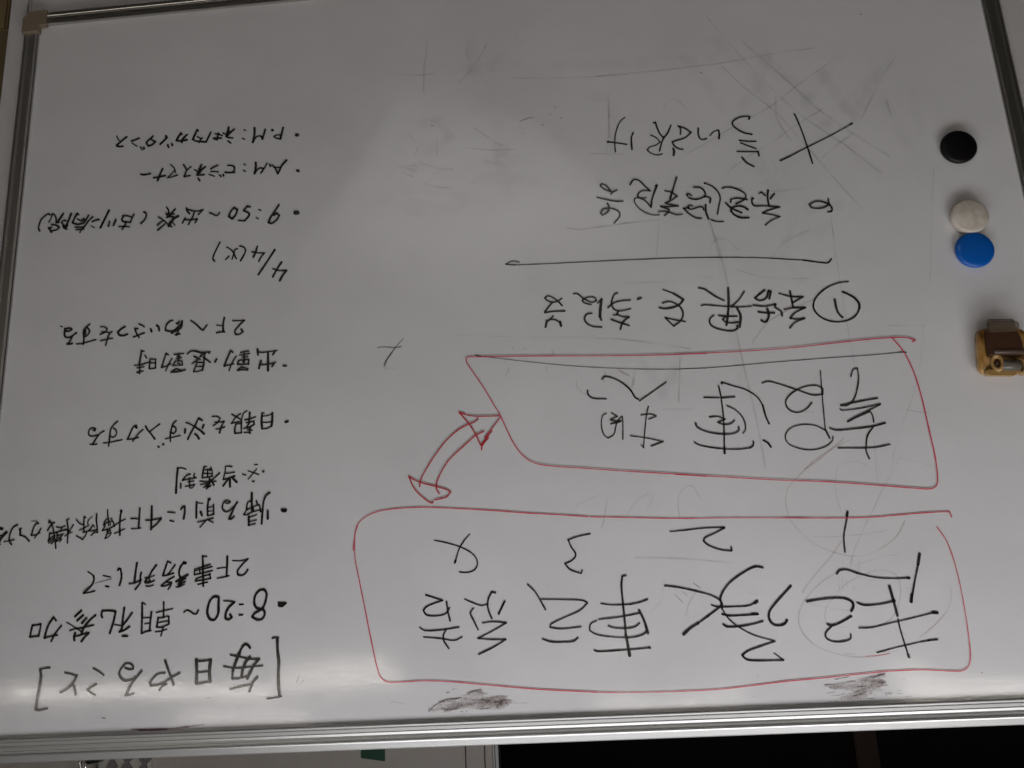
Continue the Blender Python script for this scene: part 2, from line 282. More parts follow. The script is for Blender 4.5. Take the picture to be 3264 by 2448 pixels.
('black', '23:3529,-1950 3530,-1896 3534,-1830;17:3581,-1869 3524,-1875 3461,-1895;17:3565,-1835 3474,-1845;18:3480,-1845 3473,-1809 3527,-1782 3593,-1771;18:3528,-1830 3563,-1784;22:3521,-1782 3525,-1716;16:3550,-1754 3496,-1744;17:3586,-1723 3537,-1723 3513,-1713'),
('black', '24:3386,-1935 3390,-1845 3382,-1755;12:3386,-1935 3362,-1933;14:3379,-1898 3319,-1901 3265,-1921;26:3268,-1930 3267,-1855 3274,-1778;14:3371,-1826 3317,-1822 3263,-1831;17:3382,-1752 3328,-1754 3271,-1778'),
('black', '29:3116,-1814 3089,-1821'),
]),
('black','line','black line reading duty roster in Japanese',[
('black', '15:4240,-1351 4288,-1369 4342,-1370;23:4334,-1367 4340,-1271 4341,-1092'),
('black', '20:4292,-1195 4290,-1145;17:4185,-1292 4231,-1280 4273,-1229;16:4273,-1229 4208,-1238 4115,-1248;16:4141,-1295 4142,-1259 4121,-1245;16:4193,-1252 4189,-1146;14:4212,-1205 4140,-1214;14:4238,-1159 4195,-1164 4128,-1175;14:4133,-1173 4157,-1139 4188,-1141'),
('black', '20:4032,-1364 4043,-1304 4048,-1244;15:4032,-1364 4004,-1367;15:3954,-1359 3937,-1313 3937,-1257;26:3963,-1335 3963,-1324;14:4031,-1329 3963,-1335;14:4034,-1291 3946,-1283;15:4045,-1243 3986,-1245 3929,-1257;17:3989,-1326 3989,-1250;17:3965,-1239 3968,-1184;19:3853,-1285 3903,-1240 3943,-1207;14:4075,-1210 4020,-1199 3958,-1193 3886,-1196;14:4065,-1169 4009,-1176 3957,-1183;36:3958,-1208 3973,-1174 3992,-1150;20:3943,-1207 3912,-1155;17:4028,-1137 3982,-1154;17:3996,-1118 3946,-1152'),
('black', '15:3788,-1354 3752,-1355 3713,-1347;15:3785,-1349 3793,-1279 3809,-1209;14:3780,-1278 3734,-1278 3680,-1285;17:3809,-1209 3742,-1221 3676,-1242;21:3757,-1206 3806,-1139;23:3734,-1220 3728,-1125;23:3701,-1223 3679,-1197 3653,-1173'),
('black', '12:3530,-1291 3471,-1267 3408,-1241;12:3431,-1308 3465,-1265 3525,-1195;14:3457,-1352 3424,-1354;14:3589,-1254 3552,-1245;23:3362,-1276 3350,-1270;20:3471,-1170 3460,-1169'),
]),
('black','line','black line reading 4F cleaning before going home in Japanese',[
('black', '31:6365,-823 6343,-812 6322,-811;31:6270,-768 6303,-735 6331,-697 6343,-663;15:6351,-735 6314,-738;16:6340,-636 6325,-640'),
('black', '19:6148,-844 6195,-819 6221,-761 6230,-692 6215,-651 6195,-633;14:6285,-667 6228,-672 6168,-681'),
('black', '15:6094,-804 6124,-795;22:6111,-795 6105,-727;18:6091,-724 6047,-707 5993,-657'),
('black', '19:5908,-851 5939,-835 5960,-787 5975,-720;18:5919,-857 5902,-843;15:5975,-718 5928,-720 5877,-742;15:5868,-789 5898,-738 5935,-686;7:5987,-873 5921,-874'),
('black', '17:5773,-871 5787,-847;21:5784,-867 5749,-835;20:5718,-843 5749,-830 5790,-762;15:5749,-830 5728,-774 5706,-698 5689,-624 5678,-562;17:5766,-731 5714,-729 5637,-749 5565,-760;14:5693,-797 5640,-784 5589,-801;14:5620,-793 5642,-749;15:5766,-731 5765,-687 5774,-643;15:5774,-643 5736,-685 5701,-703;15:5767,-623 5709,-674;15:5735,-614 5696,-654;15:5679,-727 5675,-682 5679,-633;14:5679,-633 5640,-665 5608,-718;14:5675,-702 5612,-708;14:5677,-672 5631,-680;14:5642,-631 5619,-659'),
('black', '17:5553,-876 5579,-865 5560,-795 5553,-715 5550,-614;15:5495,-809 5528,-758 5555,-710 5587,-692;15:5565,-760 5542,-744;13:5555,-710 5505,-730'),
('black', '17:5382,-889 5363,-881;17:5381,-884 5377,-805 5369,-725;15:5468,-864 5423,-817 5385,-805;13:5287,-884 5326,-851 5334,-812;14:5422,-745 5362,-769 5317,-794;15:5384,-721 5317,-732 5270,-794;15:5336,-713 5354,-675 5378,-642;15:5378,-642 5454,-687;17:5237,-916 5237,-847 5221,-766 5214,-707;15:5282,-681 5243,-713 5214,-712;14:5317,-732 5260,-729 5219,-746;14:5269,-789 5252,-768'),
('black', '15:5113,-955 5109,-897 5096,-832 5090,-777;15:5111,-853 5140,-825 5147,-785;15:5147,-783 5118,-809 5057,-825 5040,-814;15:5126,-779 5159,-727 5102,-738 5022,-769;15:5040,-814 5024,-764;11:5074,-851 5059,-855 5051,-825;12:5071,-806 5072,-781;15:5102,-731 5104,-684 5121,-638;15:5101,-714 5065,-727;12:5094,-689 5058,-702;12:5116,-641 5076,-658 5055,-696;14:5016,-687 4965,-706 4902,-733'),
('black', '19:4955,-939 4962,-889 4965,-810 4955,-666;26:4960,-934 4954,-919;14:5022,-774 4972,-806 4902,-839'),
('black', '21:4745,-949 4745,-857 4747,-734;15:4842,-840 4798,-838 4756,-831;15:4827,-728 4775,-726 4719,-732'),
('black', '23:4609,-964 4605,-850 4604,-707;17:4670,-814 4615,-811 4492,-826;23:4497,-819 4540,-767 4595,-726'),
('black', '13:4423,-887 4382,-882 4338,-874;13:4395,-794 4348,-781;23:4232,-938 4230,-878 4239,-805;19:4235,-938 4255,-934 4275,-908'),
('black', '21:4101,-981 4100,-904 4096,-807;10:4103,-981 4066,-964 4028,-962;23:4051,-871 4033,-829'),
('black', '20:3964,-999 3974,-923 3970,-826;26:3966,-1004 3950,-1001;16:3964,-823 3928,-828 3896,-837;18:3908,-945 3904,-888 3904,-832;12:3963,-912 3910,-919;12:3961,-871 3914,-873;16:4080,-761 4004,-772 3905,-794;15:3973,-780 4014,-742 4049,-703;13:3962,-775 3903,-746'),
('black', '22:3639,-952 3667,-911 3696,-841 3726,-782;20:3731,-774 3699,-775 3669,-799;18:3662,-921 3708,-877 3755,-854 3798,-877 3807,-918 3785,-968 3743,-976 3721,-960 3742,-945 3774,-952'),
('black', '23:3479,-1043 3476,-930 3473,-849;18:3484,-956 3521,-943 3534,-868;16:3534,-862 3482,-880 3441,-898 3394,-910;18:3394,-910 3382,-874 3376,-833;19:3426,-953 3415,-917;15:3524,-872 3564,-813 3533,-809 3455,-838 3382,-854;15:3456,-878 3457,-843;23:3506,-790 3503,-694;13:3495,-779 3453,-792 3417,-805;13:3494,-734 3416,-747;15:3508,-692 3467,-699 3430,-708;22:3278,-1034 3317,-1008 3342,-948 3353,-847 3360,-701;24:3295,-841 3293,-753'),
('black', '33:3136,-840 3094,-835;28:3125,-827 3099,-825'),
]),
('black','line','black line reading 2F office in Japanese',[
('black', '15:5291,-291 5251,-267 5223,-242;23:5223,-242 5216,-208 5228,-160 5270,-114 5323,-69;18:5323,-67 5262,-71 5199,-85;5:5202,-166 5117,-183 5016,-202;4:5330,-98 5272,-138'),
('black', '13:5116,-243 5030,-220;17:5079,-129 5043,-120'),
('black', '21:4955,-291 4941,-309 4920,-303;21:4925,-299 4909,-250 4908,-192 4924,-129'),
('black', '24:4742,-360 4750,-280 4758,-161;20:4815,-142 4757,-147 4683,-176;21:4687,-253 4695,-206 4691,-148 4743,-79;20:4521,-324 4566,-266 4598,-206 4641,-155;14:4643,-194 4597,-196 4538,-215;17:4640,-141 4594,-139 4535,-164;15:4597,-191 4580,-157 4625,-150;15:4625,-109 4587,-103 4542,-115'),
('black', '21:4398,-356 4420,-288 4443,-208;17:4398,-359 4361,-338;18:4443,-208 4395,-210 4325,-228;18:4312,-316 4348,-265 4395,-210;19:4316,-192 4378,-161 4455,-103;19:4455,-101 4420,-97 4345,-122;17:4402,-139 4341,-131 4349,-98 4377,-62'),
('black', '22:4192,-330 4230,-320 4259,-268 4262,-208 4241,-171;26:4218,-338 4198,-325;27:4167,-203 4229,-171 4290,-138;37:4241,-171 4222,-158;18:4278,-143 4184,-165;18:4270,-113 4189,-133;31:4253,-148 4238,-112 4262,-89;18:4287,-81 4243,-85 4200,-107'),
('black', '22:4008,-393 4002,-315 3998,-225 3988,-76;15:4011,-393 3963,-385;16:4094,-259 4006,-279 3919,-301;16:4093,-241 3999,-255 3899,-276;17:4091,-200 4004,-213 3894,-234;15:4093,-241 4091,-200;15:4037,-257 4029,-214;17:4070,-157 4002,-177 3915,-197;16:4079,-131 3994,-141 3907,-152;16:4070,-157 4079,-131;16:3921,-197 3910,-155;15:4049,-96 3993,-106 3943,-115'),
('black', '23:3733,-376 3732,-271 3735,-170;13:3842,-253 3748,-260;17:3835,-151 3775,-157 3707,-172'),
('black', '13:3674,-328 3593,-321 3499,-337;21:3505,-337 3560,-286 3614,-217 3607,-175 3563,-167 3526,-189 3502,-224'),
]),
('black','line','black line reading 8:20 morning assembly in Japanese',[
('black', '21:5872,243 5826,242 5781,234;21:5872,245 5889,361;21:5889,363 5838,358 5787,355;21:5778,234 5781,297 5792,355'),
('black', '24:5640,171 5683,233 5706,295 5724,379;20:5640,169 5608,207;20:5721,381 5660,366 5583,356;20:5543,260 5605,337 5644,419'),
('black', '24:5332,114 5399,174;24:5308,165 5370,215;24:5268,194 5316,247;24:5170,172 5227,217 5284,283 5313,355;12:5491,228 5423,266 5362,305 5314,334;19:5444,315 5380,299 5323,297 5256,284 5183,271;25:5382,341 5393,377 5384,420;19:5385,378 5329,370 5267,352 5228,348;26:5233,353 5270,388 5306,434'),
('black', '21:5091,197 5105,169 5096,128 4993,132 4947,145;24:4947,145 4963,245 4997,364;13:4949,279 4875,291;24:4853,107 4862,218 4867,322 4887,353;22:4761,162 4821,246 4863,296;22:4893,355 4837,339 4783,305;20:4856,399 4799,401'),
('black', '23:4658,66 4650,198 4644,380;15:4655,62 4619,85;13:4641,222 4565,223;13:4617,284 4562,281;22:4548,165 4554,249 4557,356;18:4643,382 4597,364 4542,357;20:4418,68 4414,148 4412,223;15:4495,175 4408,158 4314,143;16:4469,230 4414,230 4365,216 4349,231;21:4470,227 4480,318;14:4467,279 4362,267;18:4355,221 4348,296;16:4489,322 4434,329 4351,300;18:4409,330 4429,415;13:4496,373 4427,367 4368,351'),
('black', '17:4189,187 4167,169 4132,171 4081,206 4046,207;21:4046,203 4030,171'),
('black', '26:3818,44 3862,39 3904,76 3926,139 3930,209 3902,268 3865,281;26:3811,51 3811,138 3811,214 3840,271 3865,281'),
('black', '14:3757,88 3692,94 3629,106;25:3641,111 3696,156 3730,224 3729,270 3697,283 3661,262 3681,232'),
('black', '16:3582,135 3541,134;18:3581,241 3544,241'),
('black', '25:3360,189 3398,175 3421,128 3413,52 3371,1 3322,-8 3290,29 3300,122 3330,190;25:3330,190 3415,233 3439,266 3389,297 3333,294 3304,249 3317,202 3354,189'),
('black', '18:3158,137 3075,141;30:3152,155 3102,157;18:3151,172 3114,177;18:3114,174 3072,143'),
]),
('black','line','black bracketed heading reading things to do every day',[
('black', '19:5635,687 5701,689 5742,706;29:5740,700 5726,772 5732,856 5741,939 5750,1015 5752,1098;21:5758,1098 5715,1108 5625,1092'),
('black', '20:5462,744 5405,756 5330,783;25:5328,777 5364,847 5425,904 5498,939;24:5359,871 5343,913 5328,967'),
('black', '17:5152,713 5098,741 5032,786'),
('black', '21:5107,875 5164,899 5201,927;16:5201,927 5160,956 5109,981'),
('black', '25:4620,761 4669,816 4723,884 4780,994;15:4780,997 4729,993 4691,979;23:4669,813 4725,840 4790,852 4837,826 4866,778 4844,725 4807,682;20:4807,682 4762,677 4718,706 4716,736 4758,740 4805,721'),
('black', '23:4369,666 4340,740 4307,815 4266,912;22:4207,799 4298,842 4368,885 4446,908 4511,912;21:4511,912 4527,885 4487,834 4438,796 4366,792;23:4342,903 4388,921 4415,959'),
('black', '32:4030,673 4021,787 4020,909;21:4002,689 3945,687 3880,683;33:3876,683 3883,792 3875,898;18:4005,801 3904,795;19:4017,916 3943,906 3871,895'),
('black', '23:3452,581 3481,547 3517,545 3565,620 3605,718 3631,803 3636,875;32:3565,620 3605,718 3631,803;16:3636,882 3557,878 3472,859;29:3355,695 3411,759 3445,824 3475,882;29:3453,671 3498,722 3524,787 3537,853;18:3662,641 3564,663 3449,691 3348,696;16:3733,752 3618,774 3461,770 3314,763;25:3365,873 3414,924 3447,1010;19:3427,943 3541,958 3657,981'),
('black', '17:3217,493 3188,488 3149,492;30:3163,494 3157,617 3142,731 3145,849 3140,967 3128,1072;16:3261,1089 3197,1085 3106,1071'),
]),
('black','thin','thin black sentence next to the large black cross',[
('black', '14:-944,-5232 -894,-5196 -851,-5130;14:-851,-5130 -813,-5018 -795,-4889 -795,-4791;17:-718,-4930 -790,-4914 -933,-4877;28:-718,-4930 -719,-4929'),
('black', '20:-1022,-5023 -995,-4960 -989,-4805'),
('black', '15:-1222,-4971 -1281,-4932 -1323,-4871 -1272,-4835 -1198,-4818 -1165,-4781 -1205,-4736 -1275,-4706 -1333,-4715;20:-1269,-5126 -1292,-5132 -1304,-5061 -1335,-4968 -1371,-4924;18:-1469,-5078 -1424,-4984 -1358,-4900 -1305,-4755'),
('black', '17:-1548,-5060 -1574,-5027 -1566,-4946;20:-1548,-5060 -1624,-5022 -1691,-4962 -1619,-4900 -1515,-4873 -1463,-4858 -1480,-4808 -1533,-4762 -1576,-4752;26:-1465,-4769 -1473,-4736 -1461,-4684'),
('black', '20:-1780,-5011 -1772,-4926 -1789,-4867 -1824,-4856 -1861,-4865;15:-1905,-4901 -1957,-4949 -2009,-4960;21:-2009,-4960 -2013,-4903 -2002,-4851'),
('black', '21:-2383,-4870 -2290,-4901 -2211,-4965 -2175,-5026 -2202,-5072 -2278,-5106 -2372,-5106 -2385,-5095;21:-2385,-5099 -2371,-5068'),
('black', '18:-2233,-4805 -2327,-4784 -2419,-4775;18:-2243,-4772 -2320,-4728 -2408,-4684;18:-2188,-4667 -2297,-4654 -2424,-4642;22:-2425,-4646 -2431,-4586;22:-2236,-4588 -2281,-4516 -2359,-4457'),
]),
('black','cross','large black cross mark',[
('black', '21:-2663,-4506 -2782,-4553;15:-2782,-4553 -2984,-4646 -3232,-4754 -3528,-4898;22:-3506,-4890 -3527,-4901;18:-2897,-5086 -2937,-4928 -2986,-4657 -3016,-4436'),
]),
('black','thin','thin black sentence above the long underline, with brackets',[
('black', '18:-698,-4306 -652,-4373 -604,-4398 -584,-4376 -627,-4328 -697,-4290;18:-697,-4290 -732,-4287 -773,-4303;18:-732,-4287 -701,-4258;18:-537,-4233 -667,-4186 -751,-4163 -830,-4158;21:-649,-4148 -670,-4087 -641,-4035 -581,-4005 -565,-4034 -601,-4078 -670,-4084;18:-687,-4082 -756,-4049 -783,-3984 -708,-3893'),
('black', '19:-929,-4356 -966,-4409 -1003,-4417 -1044,-4394 -1096,-4326 -1151,-4257;19:-1151,-4261 -1054,-4266 -1004,-4223 -1012,-4191;13:-1012,-4187 -1061,-4177 -1101,-4179;19:-1012,-4187 -1080,-4146 -1143,-4054;21:-1143,-4054 -1167,-4162 -1235,-4321;30:-1223,-4310 -1235,-4321;15:-1012,-4187 -968,-4179 -961,-4140 -1001,-4059 -1080,-3989 -1163,-3955 -1230,-3951'),
('black', '22:-1469,-4403 -1420,-4273 -1368,-4136;18:-1321,-4244 -1387,-4221 -1453,-4164 -1392,-4126 -1310,-4090;18:-1310,-4090 -1379,-4065 -1455,-4042;18:-1455,-4041 -1356,-4043 -1253,-4052;18:-1253,-4052 -1345,-4009 -1335,-3975 -1285,-3937;18:-1223,-3992 -1287,-3991 -1362,-3965 -1416,-3937 -1487,-3937'),
('black', '19:-1647,-4260 -1731,-4245 -1773,-4171 -1751,-4130 -1660,-4106 -1585,-4132 -1560,-4174 -1583,-4184 -1615,-4157;19:-1751,-4130 -1797,-4125 -1826,-4103 -1813,-4050;19:-1734,-3967 -1724,-4003 -1685,-4010 -1591,-3988 -1551,-4011 -1575,-4036 -1613,-4030;21:-1572,-4009 -1512,-4006 -1546,-3957 -1597,-3906 -1643,-3875 -1695,-3868;22:-1762,-4031 -1756,-3946 -1775,-3852'),
('black', '18:-1779,-4300 -1853,-4258 -1916,-4181 -1935,-4094 -1917,-4033 -1880,-3901;25:-1779,-4300 -1781,-4299;18:-1805,-3841 -1862,-3814 -1938,-3808'),
('black', '19:-1970,-4217 -2013,-4228 -2103,-4208 -2189,-4157 -2226,-4107 -2198,-4055 -2102,-4013;19:-2045,-4037 -2053,-4072 -2117,-4082 -2186,-4068 -2233,-4052;22:-1988,-4034 -2041,-3968 -2152,-3896;22:-2036,-3922 -2047,-3963 -2106,-3982 -2175,-3972 -2226,-3929;22:-2037,-3937 -2060,-3889 -2131,-3840 -2228,-3830'),
('black', '19:-2374,-4117 -2404,-4130 -2440,-4084;22:-2480,-4151 -2463,-4070 -2466,-3954;21:-2544,-4098 -2491,-4041;19:-2307,-4057 -2291,-4070 -2282,-4016 -2301,-3972 -2411,-3960 -2582,-3930;17:-2582,-3930 -2453,-3901 -2380,-3873 -2481,-3845 -2571,-3812 -2472,-3776 -2396,-3723'),
('black', '17:-3128,-3988 -3130,-3927;20:-3129,-3919 -3155,-3863 -3144,-3829 -3102,-3825;20:-3129,-3919 -3051,-3957 -2976,-3963 -2912,-3930 -2932,-3894 -2998,-3877 -3076,-3885 -3128,-3915'),
]),
('black','underline','long black underline hooked at its end',[
('black', '16:562,-3492 462,-3476;11:462,-3476 246,-3466 -290,-3449;15:562,-3492 488,-3524 406,-3506;11:-290,-3449 -823,-3433 -1524,-3402 -2215,-3346 -2758,-3272;16:-2758,-3272 -2957,-3226 -3024,-3220 -3064,-3262'),
]),
('black','thin','thin black sentence beside the circled number 1',[
('black', '18:-50,-3030 -5,-3001 56,-2992 115,-3019 139,-3049 103,-3073 52,-3051 -5,-3001 -49,-2945;18:56,-2992 149,-2885;18:149,-2876 63,-2883 -75,-2879;16:57,-2831 112,-2774;23:129,-2784 151,-2705;18:103,-2793 35,-2782 -23,-2737;25:-15,-2755 -22,-2705'),
('black', '18:-187,-3074 -226,-3075 -283,-3021 -348,-2975 -399,-2957 -434,-2973 -428,-3005 -386,-3022 -326,-3017 -280,-2989 -296,-2960 -375,-2932;18:-449,-2944 -491,-2986;30:-495,-2986 -474,-2874 -463,-2785;26:-461,-2785 -475,-2741;19:-376,-2829 -320,-2823 -289,-2771 -312,-2715 -378,-2674 -471,-2660'),
('black', '19:-680,-3045 -645,-3034 -604,-2946 -608,-2891 -630,-2853 -671,-2832;19:-560,-2881 -619,-2927 -715,-2951 -813,-2950;19:-663,-2833 -740,-2836 -809,-2851;19:-671,-2832 -652,-2798 -700,-2767 -784,-2756;16:-613,-2790 -659,-2788;21:-784,-2752 -730,-2720 -702,-2686 -675,-2617;21:-583,-2740 -677,-2697 -776,-2654'),
('black', '26:-899,-2957 -934,-2968'),
('black', '17:-1184,-3048 -1298,-2992;24:-1298,-2992 -1400,-2912 -1344,-2853 -1240,-2825 -1164,-2826 -1127,-2841;19:-1165,-2889 -1239,-2902 -1304,-2874 -1358,-2825 -1380,-2743 -1342,-2665 -1262,-2613;17:-1262,-2613 -1179,-2717;17:-1179,-2717 -1269,-2688 -1396,-2654'),
('black', '22:-1583,-3035 -1640,-3018 -1748,-2927 -1841,-2867;26:-1902,-3012 -1883,-2796 -1836,-2580;18:-1588,-2826 -1621,-2834 -1825,-2801 -2002,-2779 -2128,-2779;19:-2072,-2955 -2003,-2864 -1909,-2789;20:-1711,-2704 -1666,-2669 -1660,-2612 -1700,-2566 -1803,-2525 -1900,-2511 -1951,-2533 -1951,-2571;20:-1764,-2698 -1839,-2683 -1959,-2675;20:-1838,-2680 -1803,-2649 -1823,-2624 -1883,-2603 -1969,-2606;26:-1973,-2765 -2000,-2682 -1975,-2546'),
('black', '22:-2296,-2952 -2243,-2918 -2179,-2870 -2224,-2837 -2299,-2860 -2336,-2944 -2361,-2933 -2333,-2848;20:-2151,-2788 -2269,-2767 -2392,-2781;24:-2392,-2781 -2383,-2748 -2443,-2696 -2445,-2644;22:-2195,-2707 -2278,-2690 -2366,-2683;24:-2297,-2736 -2305,-2659 -2275,-2595 -2247,-2585 -2219,-2608'),
('black', '22:-2566,-2922 -2576,-2729;20:-2447,-2902 -2566,-2859 -2698,-2844 -2574,-2782;20:-2476,-2713 -2567,-2725 -2708,-2719 -2586,-2666 -2530,-2609 -2594,-2594 -2683,-2597;20:-2683,-2597 -2571,-2554 -2511,-2497'),
('black', '18:-3206,-2984 -3099,-2976 -2958,-2925 -2838,-2828 -2793,-2727 -2814,-2649 -2883,-2577 -2992,-2534 -3106,-2533 -3208,-2572 -3272,-2652 -3276,-2737 -3241,-2797 -3128,-2868;24:-3248,-2782 -3284,-2727 -3278,-2661;24:-3241,-2795 -3169,-2846 -3128,-2868;24:-3032,-2789 -3037,-2670 -3056,-2612 -3086,-2576'),
]),
('red','box','red outline with a slanted left end drawn round the upper words',[
('red', '16:-1584,-2275 -1074,-2293 -580,-2320 44,-2362 549,-2394 866,-2411 1019,-2422'),
('red', '15:1019,-2422 1056,-2412 1057,-2366 988,-2243 881,-2066 776,-1866 707,-1734 651,-1592 573,-1411 481,-1275 363,-1188 182,-1143 -120,-1104 -599,-1042 -1191,-971 -1443,-936'),
('red', '15:-1242,-2289 -1656,-2277 -2068,-2270 -2478,-2272 -2889,-2290 -3297,-2308 -3567,-2310 -3726,-2298 -3807,-2264'),
('red', '17:-3807,-2264 -3771,-2248'),
('red', '15:-3572,-2301 -3662,-2148 -3731,-1917 -3766,-1649 -3785,-1290 -3799,-993 -3785,-768 -3756,-697 -3695,-674 -3568,-686 -3191,-739 -2682,-806 -2164,-856 -1643,-917 -1115,-976'),
]),
('black','thin','thin black ruled line just inside the red outline',[
('black', '12:957,-2438 892,-2420;6:892,-2420 425,-2330 -74,-2243 -691,-2165 -1182,-2124 -1567,-2110'),
('black', '7:-1225,-2121 -1638,-2112 -2323,-2126 -2867,-2133 -3271,-2133 -3620,-2141;11:-3621,-2144 -3693,-2137'),
]),
('black','thin','thin black large words inside the slanted red outline',[
('black', '19:-429,-2061 -456,-2091 -523,-2080 -630,-2021 -722,-1932 -775,-1833 -804,-1815;17:-265,-1950 -268,-1899 -321,-1857 -458,-1840;15:-814,-1793 -963,-1884 -1122,-1984'),
('black', '13:-449,-1678 -411,-1662 -386,-1575 -401,-1450 -446,-1407 -510,-1443 -542,-1540 -572,-1601 -617,-1636 -617,-1561 -603,-1385;16:-504,-1681 -562,-1639 -486,-1607 -546,-1590 -601,-1587;22:-489,-1563 -588,-1581'),
('black', '13:-906,-1727 -880,-1644 -848,-1484 -814,-1278;14:-819,-1638 -917,-1641 -981,-1615 -900,-1586;12:-688,-1417 -845,-1385 -1028,-1334;17:-1028,-1334 -898,-1293;11:-791,-1314 -814,-1278'),
('black', '16:-1677,-1902 -1689,-1760 -1688,-1507 -1657,-1171;22:-1664,-1232 -1660,-1167;15:-1507,-1786 -1670,-1772;21:-1697,-1770 -1833,-1771;18:-1546,-1568 -1634,-1567 -1704,-1534 -1627,-1504 -1678,-1480 -1759,-1482 -1801,-1514;16:-1741,-1679 -1829,-1624 -1899,-1521 -1906,-1410 -1874,-1371;19:-1391,-1512 -1400,-1470 -1508,-1408 -1680,-1373 -1788,-1376 -1838,-1407 -1836,-1442;15:-1356,-1306 -1413,-1269 -1636,-1218 -1808,-1203 -1929,-1209;19:-1929,-1209 -1965,-1234 -1973,-1275'),
('black', '15:-1715,-1942 -1833,-1892 -1963,-1840 -2074,-1748 -2117,-1661;19:-2117,-1661 -2135,-1534 -2159,-1456;25:-1712,-1935 -1716,-1925;21:-2078,-1282 -2121,-1252 -2148,-1206'),
('black', '16:-2140,-1902 -2203,-1919 -2320,-1880 -2499,-1804 -2651,-1737 -2758,-1737 -2767,-1800 -2705,-1839 -2583,-1833 -2441,-1773 -2363,-1687 -2379,-1602 -2467,-1558 -2564,-1589 -2633,-1655;13:-2770,-1998 -2757,-1829 -2743,-1578 -2732,-1357;19:-2732,-1357 -2751,-1301 -2765,-1259'),
('black', '13:-2725,-1351 -2633,-1405 -2502,-1424 -2378,-1394 -2311,-1315 -2331,-1232 -2442,-1171 -2571,-1149 -2707,-1175 -2787,-1231 -2800,-1278'),
('black', '16:-3077,-1912 -3115,-1988 -3157,-1999 -3156,-1900 -3124,-1776 -3066,-1654 -2985,-1596 -2926,-1605;19:-2926,-1605 -3130,-1636 -3316,-1658;15:-2914,-1566 -2932,-1551 -3119,-1560 -3338,-1594;15:-3337,-1587 -3179,-1521 -3038,-1462 -2973,-1424 -3092,-1472 -3218,-1519 -3238,-1476 -3240,-1400;19:-2780,-1371 -2836,-1344 -3021,-1346 -3221,-1360 -3353,-1386;16:-3226,-1353 -3153,-1262 -3126,-1169 -3116,-1102 -3136,-1020;16:-2835,-1153 -3056,-1139 -3213,-1136 -3366,-1158'),
]),
('red','arrow','red double-headed curved arrow between the two outlines',[
('red', '16:1161,-1799 1037,-1750 856,-1733 706,-1728'),
('red', '16:707,-1711 823,-1572 886,-1496'),
('red', '18:804,-1566 877,-1485 925,-1418'),
('red', '18:925,-1418 847,-1493'),
('red', '18:847,-1493 920,-1407 927,-1366'),
('red', '18:1154,-1791 1041,-1641 980,-1527 939,-1429 925,-1408'),
('red', '18:950,-1710 989,-1679 1080,-1649 1193,-1590 1327,-1473 1452,-1320 1566,-1148 1603,-1072 1617,-1004'),
('red', '18:893,-1568 985,-1527 1109,-1429 1283,-1280 1366,-1166 1430,-1032 1432,-963 1403,-918'),
('red', '18:1731,-1124 1638,-1064 1441,-998 1323,-957 1279,-927 1325,-879 1454,-853'),
('red', '18:1731,-1119 1679,-997 1602,-905 1514,-832 1480,-822 1473,-839'),
]),
('red','box','red rounded outline drawn round the lower words',[
('red', '15:2336,-480 2325,-557 2300,-633 2240,-697 2120,-754 1961,-779 1743,-786 1545,-779 1251,-751 861,-708 475,-659 271,-637 44,-611 -175,-585'),
('red', '14:2333,-482 2331,-293 2287,-64 2220,267 2155,593 2090,874 2050,945 1970,979 1636,980 1371,997 846,1061 456,1108 -127,1158'),
('red', '15:2333,-482 2327,-550 2299,-624'),
('red', '16:2336,-480 2346,-405 2348,-367'),
('red', '13:-190,-582 -608,-551 -1127,-513 -1642,-491 -2383,-450'),
('red', '14:-2193,-461 -2696,-431 -3071,-420 -3447,-431 -3697,-436 -3845,-433'),
('red', '14:-3845,-433 -3858,-377'),
('red', '13:-3696,-285 -3761,-159 -3802,29 -3822,263 -3826,516 -3820,754 -3804,964 -3772,1056 -3711,1100 -3616,1102 -3322,1078 -3024,1077 -2721,1092 -2356,1114 -1990,1132'),
('red', '13:-111,1158 -440,1174 -906,1183 -1371,1178 -1990,1132'),
]),
('black','thin','thin black large words inside the rounded red outline',[
('black', '11:1091,-470 1148,-413;15:1148,-413 1206,-329 1259,-182;20:1248,-211 1260,-182;13:1472,-426 1328,-389 1165,-327 1058,-254 1020,-173 1050,-102 1133,-75 1214,-84'),
('black', '16:1578,131 1400,195 1565,246 1606,283 1580,330 1486,347 1377,332 1342,295 1332,270;18:1360,210 1349,308 1328,405;16:1648,455 1598,487 1436,490 1240,471;14:1610,553 1425,576 1291,599 1210,570;17:1375,493 1404,543 1399,600 1350,678'),
('black', '14:1170,193 1077,237 997,266 936,256;18:844,144 884,136 920,199 930,276 913,354 893,400;20:751,233 820,358;17:1079,288 1114,332 1083,410 1040,505;16:991,440 883,432 744,451 887,521 1044,591 918,606 758,613;17:758,613 895,686 1043,746'),
('black', '17:504,76 428,158 332,339;15:365,232 140,246 -58,265 -103,292 -25,359 151,427 287,485 296,516 185,534 -20,524;18:382,624 298,655 167,664 61,659 20,629'),
('black', '16:-180,-406 -36,-383 53,-355 25,-280 -17,-199 20,-148 103,-113 53,-52 -57,-7 -73,-39'),
('black', '12:-1010,-384 -1166,-390;15:-1166,-390 -1374,-402 -1575,-397;18:-1574,-393 -1471,-346 -1359,-300 -1345,-270 -1387,-227 -1504,-175 -1614,-156;18:-1620,-159 -1619,-195'),
